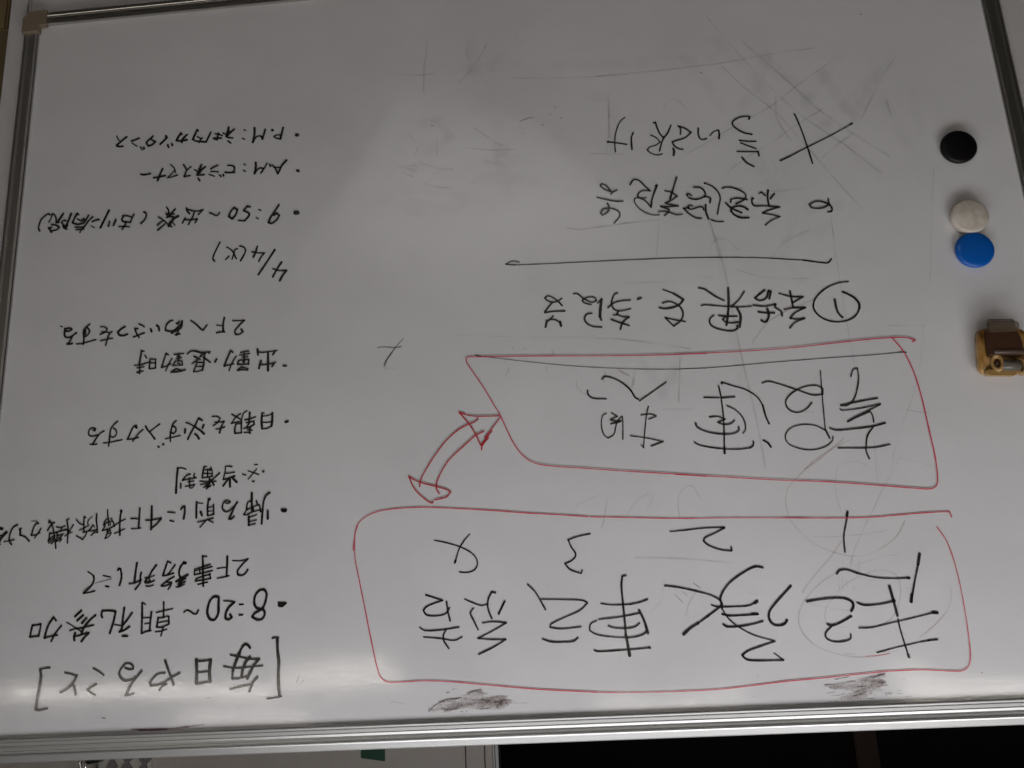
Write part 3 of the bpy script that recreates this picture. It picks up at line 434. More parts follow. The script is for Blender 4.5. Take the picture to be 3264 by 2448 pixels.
('black', '20:-518,36 -481,41 -464,131 -465,301 -468,459;20:-468,459 -469,626;28:-469,626 -484,753 -491,826;14:-241,305 -351,323 -535,326;18:-535,326 -639,309 -717,285;16:-207,459 -423,445 -624,417;24:-622,388 -664,488 -693,617;18:-684,548 -674,606 -590,641 -487,652;14:-487,652 -306,634 -165,603 -107,566 -117,503 -186,471;18:-299,526 -353,548 -465,558 -567,548 -616,515;16:-139,758 -173,771 -336,771 -498,766 -700,758;24:-691,753 -702,761'),
('black', '22:-908,160;18:-908,157 -1058,185 -1237,233 -1374,280 -1449,333 -1454,377 -1366,442 -1205,542;28:-1205,542 -1120,587 -1048,644'),
('black', '22:-1913,27 -1839,13 -1700,72 -1569,155 -1489,240 -1450,318 -1463,368 -1456,407;14:-1456,407 -1510,507 -1600,594 -1749,683 -1935,744;19:-1944,750 -1795,791 -1662,833 -1608,869 -1643,909 -1730,924 -2005,932;12:-1923,863 -2009,934'),
('black', '16:-1359,371 -1402,389 -1592,398 -1744,391 -1808,355;30:-1791,373 -1816,357;18:-1454,466 -1532,484 -1653,485 -1813,482;28:-1753,479 -1803,480;20:-1455,565 -1491,589 -1620,590 -1762,572 -1849,552'),
('black', '23:-2170,222 -2096,290 -1995,383 -1924,468 -1916,536 -1949,586 -2017,600 -2069,581 -2088,553'),
('black', '25:-2836,-487 -2823,-443;16:-2820,-418 -2771,-274 -2759,-212 -2752,-83'),
('black', '27:-3484,-30 -3452,73;19:-3452,73 -3386,254 -3326,433;29:-3344,361 -3326,433'),
('black', '22:-2642,125 -2671,93 -2746,90 -2840,128;16:-2840,128 -2981,172 -3125,194 -3345,203;27:-3321,199 -3345,203'),
('black', '24:-2309,381 -2435,366 -2584,359 -2693,372 -2755,412 -2754,460 -2730,495;22:-2723,543 -2624,593 -2522,624 -2481,610;17:-2528,624 -2451,693 -2451,741 -2513,776 -2610,780 -2686,757 -2692,716'),
('black', '19:-2800,414 -2855,441 -3001,442 -3164,417;27:-3138,272 -3154,400;24:-3154,400 -3172,560;31:-3152,412 -3164,415'),
('black', '14:-2783,660 -2907,660 -3095,626 -3282,593 -3532,545;26:-3514,544 -3561,550;11:-2919,901 -3118,859 -3366,816;17:-3427,807 -3518,802;14:-3366,816 -3439,808'),
('black', '15:-3172,594 -3177,678 -3197,821 -3220,957;21:-3215,928 -3220,957'),
]),
('grey','faded','half wiped grey mark shaped like a lambda',[
('grey', '12:2061,-2602 2046,-2609 1988,-2609 1866,-2592 1793,-2597;10:1767,-2689 1796,-2661 1836,-2619 1871,-2576;15:1871,-2576 1916,-2514 1955,-2462 1981,-2400'),
('dark', '17:1973,-2444 1983,-2415;17:1989,-2400 1983,-2387'),
('ghost', '20:1981,-2380 1981,-2360 1957,-2346;7:1952,-2345 1821,-2351'),
]),
('ghost','faint','erased faint grey marks left of the large black cross',[
('ghost', '11:382,-5903 -82,-5850 -466,-5824 -1020,-5807'),
('ghost', '12:1779,-6100 1573,-6061 1446,-6056 1319,-6065'),
('ghost', '12:1403,-6521 1415,-6340 1443,-6163 1459,-5827'),
('ghost', '13:657,-6414 743,-6234 877,-6051 1040,-5891'),
('ghost', '12:912,-6378 900,-6268 864,-6184'),
('ghost', '10:898,-5491 820,-5501 740,-5542 583,-5599'),
('ghost', '10:875,-5274 726,-5157 578,-5024 518,-5002'),
('ghost', '10:1000,-5018 810,-4984 658,-4956 384,-4938'),
('ghost', '10:1746,-5238 1653,-5237 1577,-5144'),
('ghost', '10:1437,-5140 1547,-5073 1580,-4975'),
('ghost', '10:1304,-5170 1322,-4934'),
('ghost', '10:1528,-4877 1384,-4805 1247,-4759 1132,-4751'),
('ghost', '10:1862,-4815 1722,-4836 1568,-4847'),
('ghost', '10:1822,-4896 1707,-4818 1585,-4773'),
('ghost', '10:1870,-4786 1709,-4742 1609,-4691'),
('ghost', '10:1496,-4598 1330,-4536 1178,-4506'),
('ghost', '10:748,-4816 665,-4789 529,-4763'),
('ghost', '9:1006,-4645 963,-4575 858,-4532'),
('ghost', '11:-161,-3884 -299,-3851'),
('ghost', '12:-299,-3851 -402,-3855 -666,-3869 -860,-3887'),
('ghost', '8:-492,-4806 -633,-4785 -915,-4761'),
('ghost', '11:-769,-5567 -756,-5311 -736,-4992'),
('ghost', '8:304,-5159 252,-5132'),
]),
('dark','specks','small dark dried ink specks left of the black cross',[
('dark', '13:304,-5304 257,-5322 210,-5329'),
('dark', '10:210,-5338 136,-5337'),
('dark', '18:-60,-5363 -66,-5359'),
('dark', '15:-123,-5451 -134,-5448'),
('dark', '13:-183,-5301 -195,-5300'),
('dark', '13:48,-5226 29,-5231'),
('dark', '18:1374,-5351 1362,-5345'),
('dark', '10:-192,-5159 -196,-5157'),
('dark', '8:218,-5702 215,-5700'),
('dark', '10:-1874,-5740 -1898,-5735'),
('dark', '8:-3828,-6334 -3845,-6325'),
('dark', '9:-3835,-6334 -3844,-6328'),
('dark', '8:-4864,-6165 -4866,-6163'),
]),
('ghost','faint','erased faint grey strokes around and above the large black cross',[
('ghost', '11:-2005,-6551 -2148,-6306 -2289,-6074 -2412,-5858 -2612,-5552 -2796,-5285'),
('ghost', '15:-2796,-5285 -2997,-5039 -3201,-4837 -3355,-4682'),
('ghost', '13:-2406,-6126 -2645,-5823 -2911,-5480 -3139,-5168 -3386,-4900'),
('ghost', '17:-3386,-4900 -3603,-4698 -3880,-4454'),
('ghost', '13:-2131,-5813 -2369,-5494 -2656,-5175 -2910,-4785 -3097,-4468 -3280,-4157 -3477,-3850'),
('ghost', '12:-644,-5818 -1206,-5820 -1764,-5830 -2134,-5845 -2413,-5873'),
('ghost', '12:-2413,-5873 -2785,-5914 -3243,-5934'),
('ghost', '12:-1557,-4671 -1840,-4806 -2165,-4978 -2644,-5217 -3000,-5471 -3395,-5723'),
('ghost', '11:-2010,-4390 -2261,-4565 -2604,-4753 -2934,-4964 -3222,-5119'),
('ghost', '13:-4151,-5728 -3948,-5457 -3782,-5186 -3641,-4956'),
('ghost', '13:-3508,-4767 -3295,-4628 -3137,-4504'),
('ghost', '13:-2712,-5334 -2694,-5048 -2817,-4753'),
('ghost', '13:-3956,-5168 -3977,-4963'),
('ghost', '11:-3358,-4702 -3568,-4464 -3761,-4250'),
('ghost', '11:-2047,-4239 -2304,-4176 -2562,-4134 -3000,-4143'),
('ghost', '13:-500,-3866 -858,-3884 -1268,-3898'),
('ghost', '9:-1221,-3902 -1181,-3626 -1147,-3448'),
('ghost', '14:-1784,-3853 -1819,-3611 -1854,-3364'),
('ghost', '9:-1754,-3484 -1817,-3592 -1923,-3602 -2063,-3458'),
('ghost', '9:-2409,-3319 -2568,-3492 -2879,-3635'),
('ghost', '12:-1395,-5258 -1463,-5397 -1574,-5407 -1655,-5295'),
('ghost', '12:-775,-5571 -739,-4992'),
('ghost', '9:-3130,-3766 -3126,-3558 -3101,-3262'),
('ghost', '9:-2583,-4516 -2588,-4337 -2399,-4236'),
('ghost', '7:-4339,-4255 -4212,-3654 -4124,-3179'),
]),
('ghost','faint','erased long faint grey line running through the middle of the writing',[
('ghost', '13:-1782,-3829 -1846,-3537 -1900,-3083 -1936,-2498 -1973,-2087 -2028,-1565 -2071,-975'),
('ghost', '8:-3128,-3695 -3122,-3171 -3123,-2588 -3137,-2006'),
('ghost', '9:-763,-3158 -1059,-3146 -1353,-3130'),
('ghost', '9:-1566,-3184 -1752,-3141'),
('ghost', '9:-2019,-3222 -2264,-3119 -2515,-3072 -2785,-3059'),
('ghost', '9:-402,-2544 -658,-2510 -912,-2465 -1163,-2411 -1411,-2339'),
('ghost', '8:-1302,-2258 -1273,-2048 -1235,-1754'),
('ghost', '7:-4179,-3455 -4071,-2912'),
('ghost', '6:-3923,-2422 -3828,-2044 -3708,-1709 -3498,-1302 -3373,-1012'),
('ghost', '7:-3549,-2450 -3923,-2422'),
('pink', '12:-2089,-2361 -2284,-2580 -2555,-2721 -2871,-2824'),
('pink', '13:-2470,-951 -2663,-1072 -2914,-1255'),
('ghost', '7:-3610,-1904 -3797,-1856'),
('ghost', '7:-3596,-1513 -3812,-1465'),
('ghost', '8:-2307,-1564 -2649,-1558'),
('ghost', '8:-1062,-1688 -1377,-1667'),
('pink', '14:-613,-2164 -726,-2086'),
('pink', '14:-799,-2151 -768,-1977'),
('pink', '14:-474,-2139 -449,-2034'),
]),
('ghost','faint','erased pair of large faint pink circles over the lower words',[
('pink', '11:-2987,-1238 -2826,-1175 -2573,-1034 -2389,-878 -2269,-766'),
('pink', '9:-2269,-766 -2227,-616 -2252,-451 -2337,-307 -2458,-186 -2628,-97 -2812,-42 -2961,-51 -3140,-116 -3292,-221 -3394,-365'),
('pink', '11:-2732,-194 -2623,-63 -2466,87 -2336,216 -2280,291'),
('ghost', '6:-3118,-948 -3010,-996 -2894,-997 -2806,-949 -2766,-832 -2750,-680 -2775,-491'),
('ghost', '7:-3441,-1018 -3331,-834 -3215,-676 -3111,-519 -2993,-341 -2932,-241 -2858,-119 -2794,47'),
('ghost', '5:-3397,-1032 -3309,-836 -3189,-654 -3093,-474'),
('ghost', '5:-3215,-1199 -3199,-985 -3184,-772'),
('ghost', '6:-2451,-261 -2626,-245 -2808,-247 -2991,-255 -3199,-278'),
('ghost', '5:-3429,-1012 -3604,-960 -3778,-902'),
('ghost', '6:-2786,64 -2939,21 -3091,-16 -3273,-35'),
('ghost', '6:-2718,-13 -2712,66'),
('ghost', '6:-2820,-53 -2788,47'),
('ghost', '6:-2886,-4 -2852,151'),
('ghost', '6:-2691,132 -2679,299'),
('ghost', '6:-2645,141 -2648,320'),
('ghost', '6:-2724,179 -2724,257'),
('ghost', '6:-2791,260 -2786,293'),
('pink', '9:-2630,118 -2483,197 -2343,313 -2239,442 -2203,574 -2232,683 -2338,807 -2510,886 -2673,928 -2865,936 -3037,914'),
('red', '6:-2806,930 -2939,925 -3044,912'),
('pink', '8:-3730,307 -3725,403 -3668,521 -3511,669 -3348,780'),
('pink', '7:-2617,302 -2753,210 -2963,128 -3113,115 -3227,172 -3246,283 -3211,427 -3144,545 -3060,613 -2934,643 -2789,636'),
('pink', '7:-2612,332 -2514,419 -2470,513 -2475,610'),
('ghost', '5:-2307,397 -2450,437 -2593,471 -2713,488'),
('ghost', '5:-2593,639 -2713,657'),
('ghost', '5:-3091,650 -3232,751'),
('ghost', '5:-3276,291 -3340,309'),
('ghost', '7:-2605,896 -2700,908'),
('ghost', '7:-2913,897 -3088,896'),
]),
('ghost','faint','erased faint grey numbers between the two red outlines',[
('ghost', '7:-44,-683 -82,-717 -206,-770 -367,-824'),
('ghost', '9:-386,-772 -367,-677 -340,-560 -309,-467'),
('ghost', '8:-585,-570 -628,-651 -719,-741 -831,-800'),
('ghost', '11:-864,-774 -846,-698 -791,-618'),
('ghost', '9:-1125,-528 -1120,-659 -1150,-776 -1215,-838 -1287,-845 -1327,-777 -1355,-704'),
('ghost', '11:-632,-141 -864,-126 -1096,-106 -1268,-85 -1609,-37'),
('ghost', '9:-908,96 -880,208 -835,319 -722,425'),
('ghost', '9:-883,242 -833,341'),
('ghost', '9:-1212,236 -1132,344 -1091,465'),
('dark', '6:-1198,145 -1272,205'),
('dark', '5:-1077,223 -1128,271'),
('dark', '5:-998,246 -1075,336'),
('ghost', '4:-1730,261 -1845,300'),
('ghost', '5:-1795,241 -1818,237'),
('ghost', '7:-1884,257 -1897,260'),
('ghost', '6:291,83 303,185'),
('ghost', '6:180,187 173,188'),
('ghost', '6:-931,-980 -1003,-988'),
]),
('ghost','faint','erased short faint pink marks inside the slanted red outline',[
('pink', '18:90,-2441 91,-2383'),
('pink', '10:543,-2500 525,-2486'),
('pink', '18:398,-2479 396,-2474'),
('ghost', '5:1177,-2696 792,-2651 284,-2598 -284,-2557 -719,-2495 -1146,-2398 -1425,-2346'),
('pink', '13:-628,-2143 -722,-2088'),
('pink', '12:-769,-2057 -748,-1956'),
('ghost', '6:-150,-2073 -156,-1983 -250,-1900'),
('ghost', '7:-1293,-2252 -1268,-2022 -1232,-1759'),
('pink', '10:580,-2267 623,-2178'),
('pink', '10:165,-2251 174,-2199'),
]),
('smudge','smear','dark brown ink smear by the top rail, left of the other smear as seen in the photo',[
('patch', '0.10:1590,1283 1578,1243 1494,1200 1393,1162 1299,1156 1244,1153 1159,1110 1043,1083 994,1116 973,1138 1023,1156 924,1155 831,1153 750,1182 714,1225 781,1263 864,1280 947,1287 1056,1283 1165,1269 1194,1298 1276,1290 1441,1289 1552,1295'),
('dark', '10:1579,1279 1523,1229 1438,1186 1371,1161 1300,1166 1249,1155'),
('dark', '12:1159,1110 1104,1096 1037,1086'),
('dark', '7:1056,1273 1001,1270 940,1267'),
('dark', '10:880,1259 867,1280'),
('dark', '5:790,1217 780,1232'),
('dark', '5:769,1240 763,1251'),
('dark', '8:1249,1291 1227,1287'),
('dark', '8:1193,1283 1192,1293'),
('dark', '6:1419,1272 1352,1267 1275,1262'),
('dark', '5:1274,1224 1265,1198'),
('dark', '5:1452,1268 1424,1249'),
('dark', '3:703,1225 665,1234'),
('dark', '3:665,1234 561,1230'),
('dark', '9:1392,1106 1358,1102'),
('dark', '4:1324,1082 1296,1068 1285,1076'),
]),
('smudge','smear','dark grey ink smear with ragged streaks by the top rail, under the red corner',[
('patch', '0.12:-2383,1176 -2452,1176 -2580,1159 -2693,1155 -2761,1130 -2832,1120 -2904,1105 -2975,1094 -2999,1118 -2943,1151 -2976,1179 -2981,1206 -2909,1226 -2928,1249 -3012,1275 -2983,1309 -2939,1325 -2872,1314 -2769,1327 -2638,1336 -2524,1327 -2495,1299 -2553,1252 -2469,1222 -2425,1207'),
('dark', '12:-2844,1134 -2903,1114 -2970,1098'),
('dark', '9:-2482,1133 -2544,1124 -2615,1115'),
('dark', '6:-2589,1162 -2641,1157 -2679,1155'),
('dark', '6:-2378,1178 -2452,1176'),
('dark', '5:-2385,1257 -2465,1249'),
('dark', '5:-2428,1283 -2498,1282 -2555,1270'),
('dark', '6:-2626,1293 -2693,1280 -2766,1256'),
('dark', '5:-2864,1215 -2911,1213 -2981,1206'),
('dark', '6:-2942,1281 -2997,1281'),
('dark', '5:-2773,1327 -2834,1321'),
('dark', '4:-3060,1261 -3102,1256'),
('dark', '4:-3051,1289 -3111,1285'),
('dark', '4:-3129,1317 -3184,1315'),
('dark', '4:-2408,1329 -2412,1329'),
('dark', '4:-2454,1327 -2477,1329'),
('dark', '3:-2571,1320 -2604,1316'),
('dark', '3:-2607,1299 -2607,1325'),
('dark', '3:-2795,1275 -2824,1267'),
('dark', '3:-2834,1290 -2847,1299'),
('dark', '3:-2665,1310 -2678,1315'),
('dark', '5:-2689,1208 -2759,1209'),
('dark', '3:-2645,1229 -2629,1242'),
('dark', '3:-3155,1158 -3122,1161'),
]),
('faded','smear','dull purple smear and faint stains beside the top rail',[
('purple', '13:4694,1333 4465,1344 4283,1343 4087,1328'),
('purple', '17:4617,1341 4434,1343 4313,1344'),
('purple', '7:4087,1328 3921,1313'),
('purple', '9:5024,1208 4985,1215'),
('ghost', '7:3565,1169 3536,1136'),
('ghost', '7:3917,1059 3856,1054'),
('dark', '6:2923,879 2952,945'),
('dark', '6:2875,920 2916,963'),
('dark', '5:2948,813 2946,816'),
('dark', '6:2993,861 2989,863'),
('ghost', '7:1972,1165 1814,1196'),
('ghost', '5:2001,1126 1995,1128'),
('ghost', '6:1819,1109 1814,1113'),
('dark', '9:-3878,1127 -3891,1129'),
('dark', '7:-1737,1069 -1741,1074'),
('dark', '5:-1669,1255 -1678,1261'),
]),
('ghost','faint','broad faint grey ghosts of wiped writing in the upper part of the board',[
('haze', '77:845,-6490 822,-6024'),
('haze', '77:1104,-6100 294,-6061'),
('haze', '77:275,-6429 531,-6178 705,-5921'),
('haze', '74:1530,-5373 1288,-5394 1174,-5161 1540,-4933 1704,-4688'),
('haze', '74:1701,-4817 1149,-4723'),
('haze', '73:1785,-4566 1157,-4467'),
('haze', '83:814,-5215 549,-4927 301,-5165'),
('haze', '82:751,-4816 202,-4808'),
('haze', '81:838,-4609 142,-4504'),
('haze', '81:572,-5280 534,-4412'),
('haze', '72:-2101,-6173 -2369,-5784 -2620,-5316 -2717,-4875'),
('haze', '73:-2696,-5929 -2490,-5505 -2213,-5096'),
('haze', '74:-2826,-5736 -3070,-5271 -3529,-5840'),
('haze', '72:-3267,-5602 -3553,-4965 -3851,-5454'),
('haze', '77:-1763,-5937 -2204,-5010 -2612,-4049'),
('haze', '77:-2487,-6132 -3184,-5001 -3732,-4195'),
('haze', '78:-4113,-5690 -3332,-4986 -2654,-4375'),
('haze', '59:-2727,-3795 -2568,-3409 -2696,-3007'),
('haze', '61:-2882,-3863 -3253,-3911 -2993,-3612 -2768,-3551'),
('haze', '57:-1237,-2128 -1244,-1832'),
('haze', '58:-888,-2227 -1068,-1843 -1283,-2236'),
('haze', '66:-729,-4807 -815,-5408'),
('haze', '66:-552,-5568 -861,-5492'),
('haze', '50:-1852,-3871 -1883,-3149 -1905,-2379 -1942,-1785'),
('haze', '62:-3890,-5713 -3945,-5097 -4084,-4576'),
('haze', '62:-4279,-5323 -4256,-4727'),
('haze', '114:1946,-4452 1321,-4228 1004,-4369'),
('haze', '107:289,-3242 -4,-3140'),
('haze', '83:-185,-6011 -1292,-5941 -2077,-5949'),
]),
]

LAYER = [0]
def cubic(pts):
    if len(pts) < 3: return [pts]
    runs = []; cur = [pts[0]]
    for i in range(1, len(pts)-1):
        a, p, c = pts[i-1], pts[i], pts[i+1]; cur.append(p)
        d1 = (p-a); d2 = (c-p)
        if d1.length > 0 and d2.length > 0 and d1.angle(d2) > 1.15: runs.append(cur); cur = [p]
    cur.append(pts[-1]); runs.append(cur); out = []
    for r in runs:
        if len(r) < 3: out.append(r); continue
        o = [r[0]]
        for i in range(len(r)-1):
            p0 = r[i-1] if i else r[0]*2-r[1]; p1 = r[i]; p2 = r[i+1]; p3 = r[i+2] if i+2 < len(r) else r[-1]*2-r[-2]
            L = (p2-p1).length; n = max(2, min(9, int(L/.0022)))
            t1 = (p2-p0); t2 = (p3-p1)
            t1 = t1.normalized()*L if t1.length else t1; t2 = t2.normalized()*L if t2.length else t2
            for k in range(1, n+1):
                t = k/n; o.append(p1*(2*t**3-3*t*t+1)+t1*(t**3-2*t*t+t)+p2*(-2*t**3+3*t*t)+t2*(t**3-t*t))
        out.append(o)
    return out
def softribbon(V, F, DN, pts, wd, y):
    n = len(pts); L = sum((pts[i]-pts[i-1]).length for i in range(1, n)); s = 0
    if n == 2: pts = [pts[0].lerp(pts[1], k/4) for k in range(5)]; n = 5
    ext = (pts[0]-pts[1]).normalized()*wd*.5 if (pts[0]-pts[1]).length else Vector((wd*.5, 0)); ex2 = (pts[-1]-pts[-2]).normalized()*wd*.5 if (pts[-1]-pts[-2]).length else Vector((-wd*.5, 0))
    pts = [pts[0]+ext]+pts+[pts[-1]+ex2]; n = len(pts); off = len(V)
    for i, p in enumerate(pts):
        d = pts[min(i+1, n-1)]-pts[max(i-1, 0)]; d = d.normalized() if d.length else Vector((1, 0)); q = Vector((-d.y, d.x))*wd*.5
        e = 0. if i in (0, n-1) else (.75 if i in (1, n-2) else 1.); yy = y-i*4e-7
        for k, f in ((-1, 0), (-.42, .8), (.42, .8), (1, 0)):
            V.append((p.x+q.x*k, yy, p.y+q.y*k)); DN.append(f*e*1.2)
        if i:
            a = off+4*i
            for k in range(3): F.append((a-4+k, a-3+k, a+1+k, a+k))
def ribbon(V, F, pts, wd, y):
    n = len(pts)
    if n < 2: return
    ph = random.random()*6; off = len(V); tot = 0
    hw = []
    for i in range(n):
        if i: tot += (pts[i]-pts[i-1]).length
        hw.append(wd/2*(1+.07*math.sin(tot*260+ph)+.05*math.sin(tot*900+ph*2)))
    for i, p in enumerate(pts):
        d = (pts[min(i+1, n-1)]-pts[max(i-1, 0)]); d = d.normalized() if d.length else Vector((1, 0)); q = Vector((-d.y, d.x))*hw[i]
        yy = y-i*4e-7
        V.append((p.x+q.x, yy, p.y+q.y)); V.append((p.x-q.x, yy, p.y-q.y))
        if i: a = off+2*i; F.append((a-2, a-1, a+1, a))
    for e, nb in ((0, 1), (n-1, n-2)):
        p = pts[e]; d = (p-pts[nb]); d = d.normalized() if d.length else Vector((1, 0)); q = Vector((-d.y, d.x)); a0 = len(V); yy = y-e*4e-7
        for k in range(6):
            an = math.pi*k/5; v = p+q*hw[e]*math.cos(an)+d*hw[e]*math.sin(an)*.9; V.append((v.x, yy, v.y))
        F.append(tuple(range(a0, a0+6)))
def smear_grid(poly, ang, depth):
    # uneven film of wiped ink inside an outline: wide pale swipes, a few heavy ones, bare gaps
    xs = [p[0] for p in poly]; zs = [p[1] for p in poly]; x0, x1, z0, z1 = min(xs)-.003, max(xs)+.003, min(zs)-.002, max(zs)+.002
    nx, ny = 150, 54; gx = np.linspace(x0, x1, nx); gz = np.linspace(z0, z1, ny); X_, Z_ = np.meshgrid(gx, gz)
    r0 = np.random.RandomState(int(abs(z0)*1e5)); rag = np.cumsum(r0.normal(0, 1, ny)); rag = np.interp(np.arange(ny), np.arange(0, ny, 2), r0.normal(0, .0022, len(range(0, ny, 2))))
    X_ = X_+rag[:, None]
    ins = np.zeros_like(X_, bool)
    for (ax, az), (bx, bz) in zip(poly, poly[1:]+poly[:1]):
        hit = (az > Z_) != (bz > Z_); den_ = bz-az if bz != az else 1e-9
        ins ^= hit & (X_ < (bx-ax)*(Z_-az)/den_+ax)
    def blur(a, k):
        for _ in range(k):
            p = np.pad(a, 1, mode='edge'); a = (p[1:-1, 1:-1]*2+p[:-2, 1:-1]+p[2:, 1:-1]+p[1:-1, :-2]+p[1:-1, 2:])/6
        return a
    rs = np.random.RandomState(int(abs(x0)*1e4)); den = np.zeros_like(X_)
    for q in range(60):
        cx, cz = rs.uniform(x0, x1), rs.uniform(z0, z1); aa = ang+rs.normal(0, .2); L = rs.uniform(.005, .026); wd = rs.choice([.0006, .001, .002, .0035])
        dx = X_-cx; dz = Z_-cz; u = dx*math.cos(aa)+dz*math.sin(aa); v = -dx*math.sin(aa)+dz*math.cos(aa)+(u/L)**2*rs.normal(0, .0015)
        den += rs.choice([1, 1, -1.1])*rs.uniform(.3, 1)*np.exp(-(v/wd)**2)*np.exp(-(u/L)**4)
    den = (den-den.mean())/den.std(); fine = blur(rs.normal(0, 1, den.shape), 1); fine /= fine.std()
    val = blur(ins.astype(float), 2)*np.clip(.25+.18*den+.08*fine, .02, .75); val[0] = 0; val[-1] = 0; val[:, 0] = 0; val[:, -1] = 0
    V = [(float(x), -depth, float(z)) for z in gz for x in gx]; F = [(j*nx+i, j*nx+i+1, (j+1)*nx+i+1, (j+1)*nx+i) for j in range(ny-1) for i in range(nx-1)]
    return V, F, [float(v) for v in val.ravel()]
NAMES = {'line': ('handwritten_line', 'handwritten_character'), 'thin': ('handwritten_words', 'handwritten_character'), 'cross': ('cross_mark', 'cross_stroke'),
         'underline': ('underline', 'underline_stroke'), 'box': ('red_outline', 'outline_stroke'), 'arrow': ('red_arrow', 'arrow_stroke'),
         'faded': ('faded_mark', 'faded_stroke'), 'faint': ('erased_writing', 'erased_stroke'), 'specks': ('ink_specks', 'speck_mark'), 'smear': ('ink_smear', 'smear_streak')}
for li, (col, style, label, glyphs) in enumerate(INK):
    nm, sub = NAMES['faded' if (style == 'smear' and col == 'faded') else style]
    base = {'faint': 0, 'specks': 1, 'faded': 2, 'smear': 3}.get(style, 4+(li % 3))*1.2e-4+6e-5+(3.6e-4 if col == 'red' else 0)
    g = empty(nm, (0, 0, EYE)); g.parent = wb; g.matrix_parent_inverse = Matrix.Translation(wb.location).inverted(); g['label'] = label
    for gi, (c, st) in enumerate(glyphs):
        if c == 'patch':
            ang, ps = st.split(':'); poly = [[float(v)*1e-4 for v in p.split(',')] for p in ps.split()]
            V, F, DN = smear_grid(poly, float(ang), base-3e-5)
            o = mesh('smeared_patch', V, F, INKM['patch'], None); o.parent = g; o.matrix_parent_inverse = Matrix.Translation((0, 0, EYE)).inverted()
            at_ = o.data.attributes.new('ink_strength', 'FLOAT', 'POINT'); at_.data.foreach_set('value', DN); continue
        V = []; F = []; DN = []; k = 0
        if c == 'black' and style in ('thin', 'underline', 'cross'): c = 'thinblack'
        if c == 'faded': c = 'grey'
        if style == 'arrow': c = 'deepred'
        for s in st.split(';'):
            wd, ps = s.split(':'); pts = [Vector([float(v)*1e-4 for v in p.split(',')]) for p in ps.split()]
            wd = int(wd)*1e-4
            if len(pts) == 1: pts = [pts[0], pts[0]+Vector((2e-4, 1e-4))]
            for r in cubic(pts):
                k += 1
                # every stroke lies its own few microns above the last
                yy = -(base+k*2.5e-6+(gi % 4)*2.5e-5)
                if len(r) > 1 and c in SOFT: softribbon(V, F, DN, r, wd*SOFT[c], yy)
                elif len(r) > 1: ribbon(V, F, r, wd*(.84 if c in ('red', 'deepred') else 1.08), yy)
        if F:
            o = mesh(sub, V, F, INKM[c], None); o.parent = g; o.matrix_parent_inverse = Matrix.Translation((0, 0, EYE)).inverted()
            if DN:
                at_ = o.data.attributes.new('ink_strength', 'FLOAT', 'POINT'); at_.data.foreach_set('value', DN)
            if c == 'smudge': o['kind'] = 'stuff'
# ------------------------------------------------------------------ magnets
def magnet(label, x, z, r, h, m, dome=.0012):
    prof = [(0, 0), (r*.93, 0), (r*.97, h*.15), (r, h*.5), (r*.985, h*.78), (r*.93, h*.93), (r*.84, h), (r*.6, h+dome*.55), (r*.3, h+dome*.9), (0, h+dome)]
    V = []; F = []; n = 64
    for p, hh in prof[1:-1]:
        for i in range(n): a = 2*math.pi*i/n; V.append((p*math.cos(a), -hh, p*math.sin(a)))
    k = len(prof)-2
    for j in range(k-1):
        for i in range(n): F.append((j*n+i, j*n+(i+1) % n, (j+1)*n+(i+1) % n, (j+1)*n+i))
    V.append((0, -h-dome, 0)); c = len(V)-1
    for i in range(n): F.append(((k-1)*n+i, (k-1)*n+(i+1) % n, c))
    V.append((0, 0, 0)); c = len(V)-1
    for i in range(n): F.append((i, (i+1) % n, c))
    me = bpy.data.meshes.new('round_magnet'); me.from_pydata(V, [], F)
    bm = bmesh.new(); bm.from_mesh(me); bmesh.ops.recalc_face_normals(bm, faces=bm.faces); bm.to_mesh(me); bm.free()
    me.polygons.foreach_set('use_smooth', [True]*len(me.polygons)); me.materials.append(m)
    o = bpy.data.objects.new('round_magnet', me); COL.objects.link(o); o.location = (x, -.0004, z+EYE)
    tag(o, label, 'magnet', 'round magnets on the whiteboard'); return o
MB = mat('black_plastic', (.004, .003, .004), .4, spec=.3)
MW = mat('aged_white_plastic', (.62, .54, .44), .4)
r_ = ramp(MW, noise(MW, 90, 5), [(.35, (.56, .49, .41)), (.6, (.70, .64, .56))]); MW.node_tree.links.new(r_.outputs[0], MW.node_tree.nodes['Principled BSDF'].inputs['Base Color'])
MU = mat('blue_plastic', (.004, .115, .50), .18)
magnet('round black magnet alone near the frame, above the cream one in the photo', *(-0.46274, -0.44711), .0198, .0075, MB)
magnet('round cream white magnet between the black and the blue one', *(-0.45877, -0.36204), .0202, .009, MW, .002)
magnet('round blue magnet touching the cream white magnet', *(-0.45788, -0.32277), .0204, .0075, MU)
# ------------------------------------------------------------------ magnetic clip
AMB = mat('amber_plastic', (.33, .17, .05), .33, coat=.5)
r_ = ramp(AMB, noise(AMB, 130, 5, (1, 1, .6)), [(.36, (.11, .045, .010)), (.45, (.38, .19, .04)), (.7, (.54, .32, .11))]); AMB.node_tree.links.new(r_.outputs[0], AMB.node_tree.nodes['Principled BSDF'].inputs['Base Color'])
bump(AMB, [(noise(AMB, 160, 4), .5, .0006)])
BRN = mat('dark_brown_plastic', (.055, .021, .009), .45)
bump(BRN, [(noise(BRN, 120, 3), .3, .0004)])
TAN = mat('tan_amber_plastic', (.37, .22, .075), .28, coat=.5)
RLL = mat('brown_grey_plastic', (.085, .055, .04), .35)
TAB = mat('smoky_clear_plastic', (.17, .12, .08), .12, alpha=.42)
EDG = mat('tab_edge', (.03, .02, .012), .3)
PIN = mat('grey_clear_plastic', (.13, .115, .09), .25)
cl = empty('magnetic_clip', ((-0.46644, -0.20800)[0], 0, (-0.46644, -0.20800)[1]+EYE))
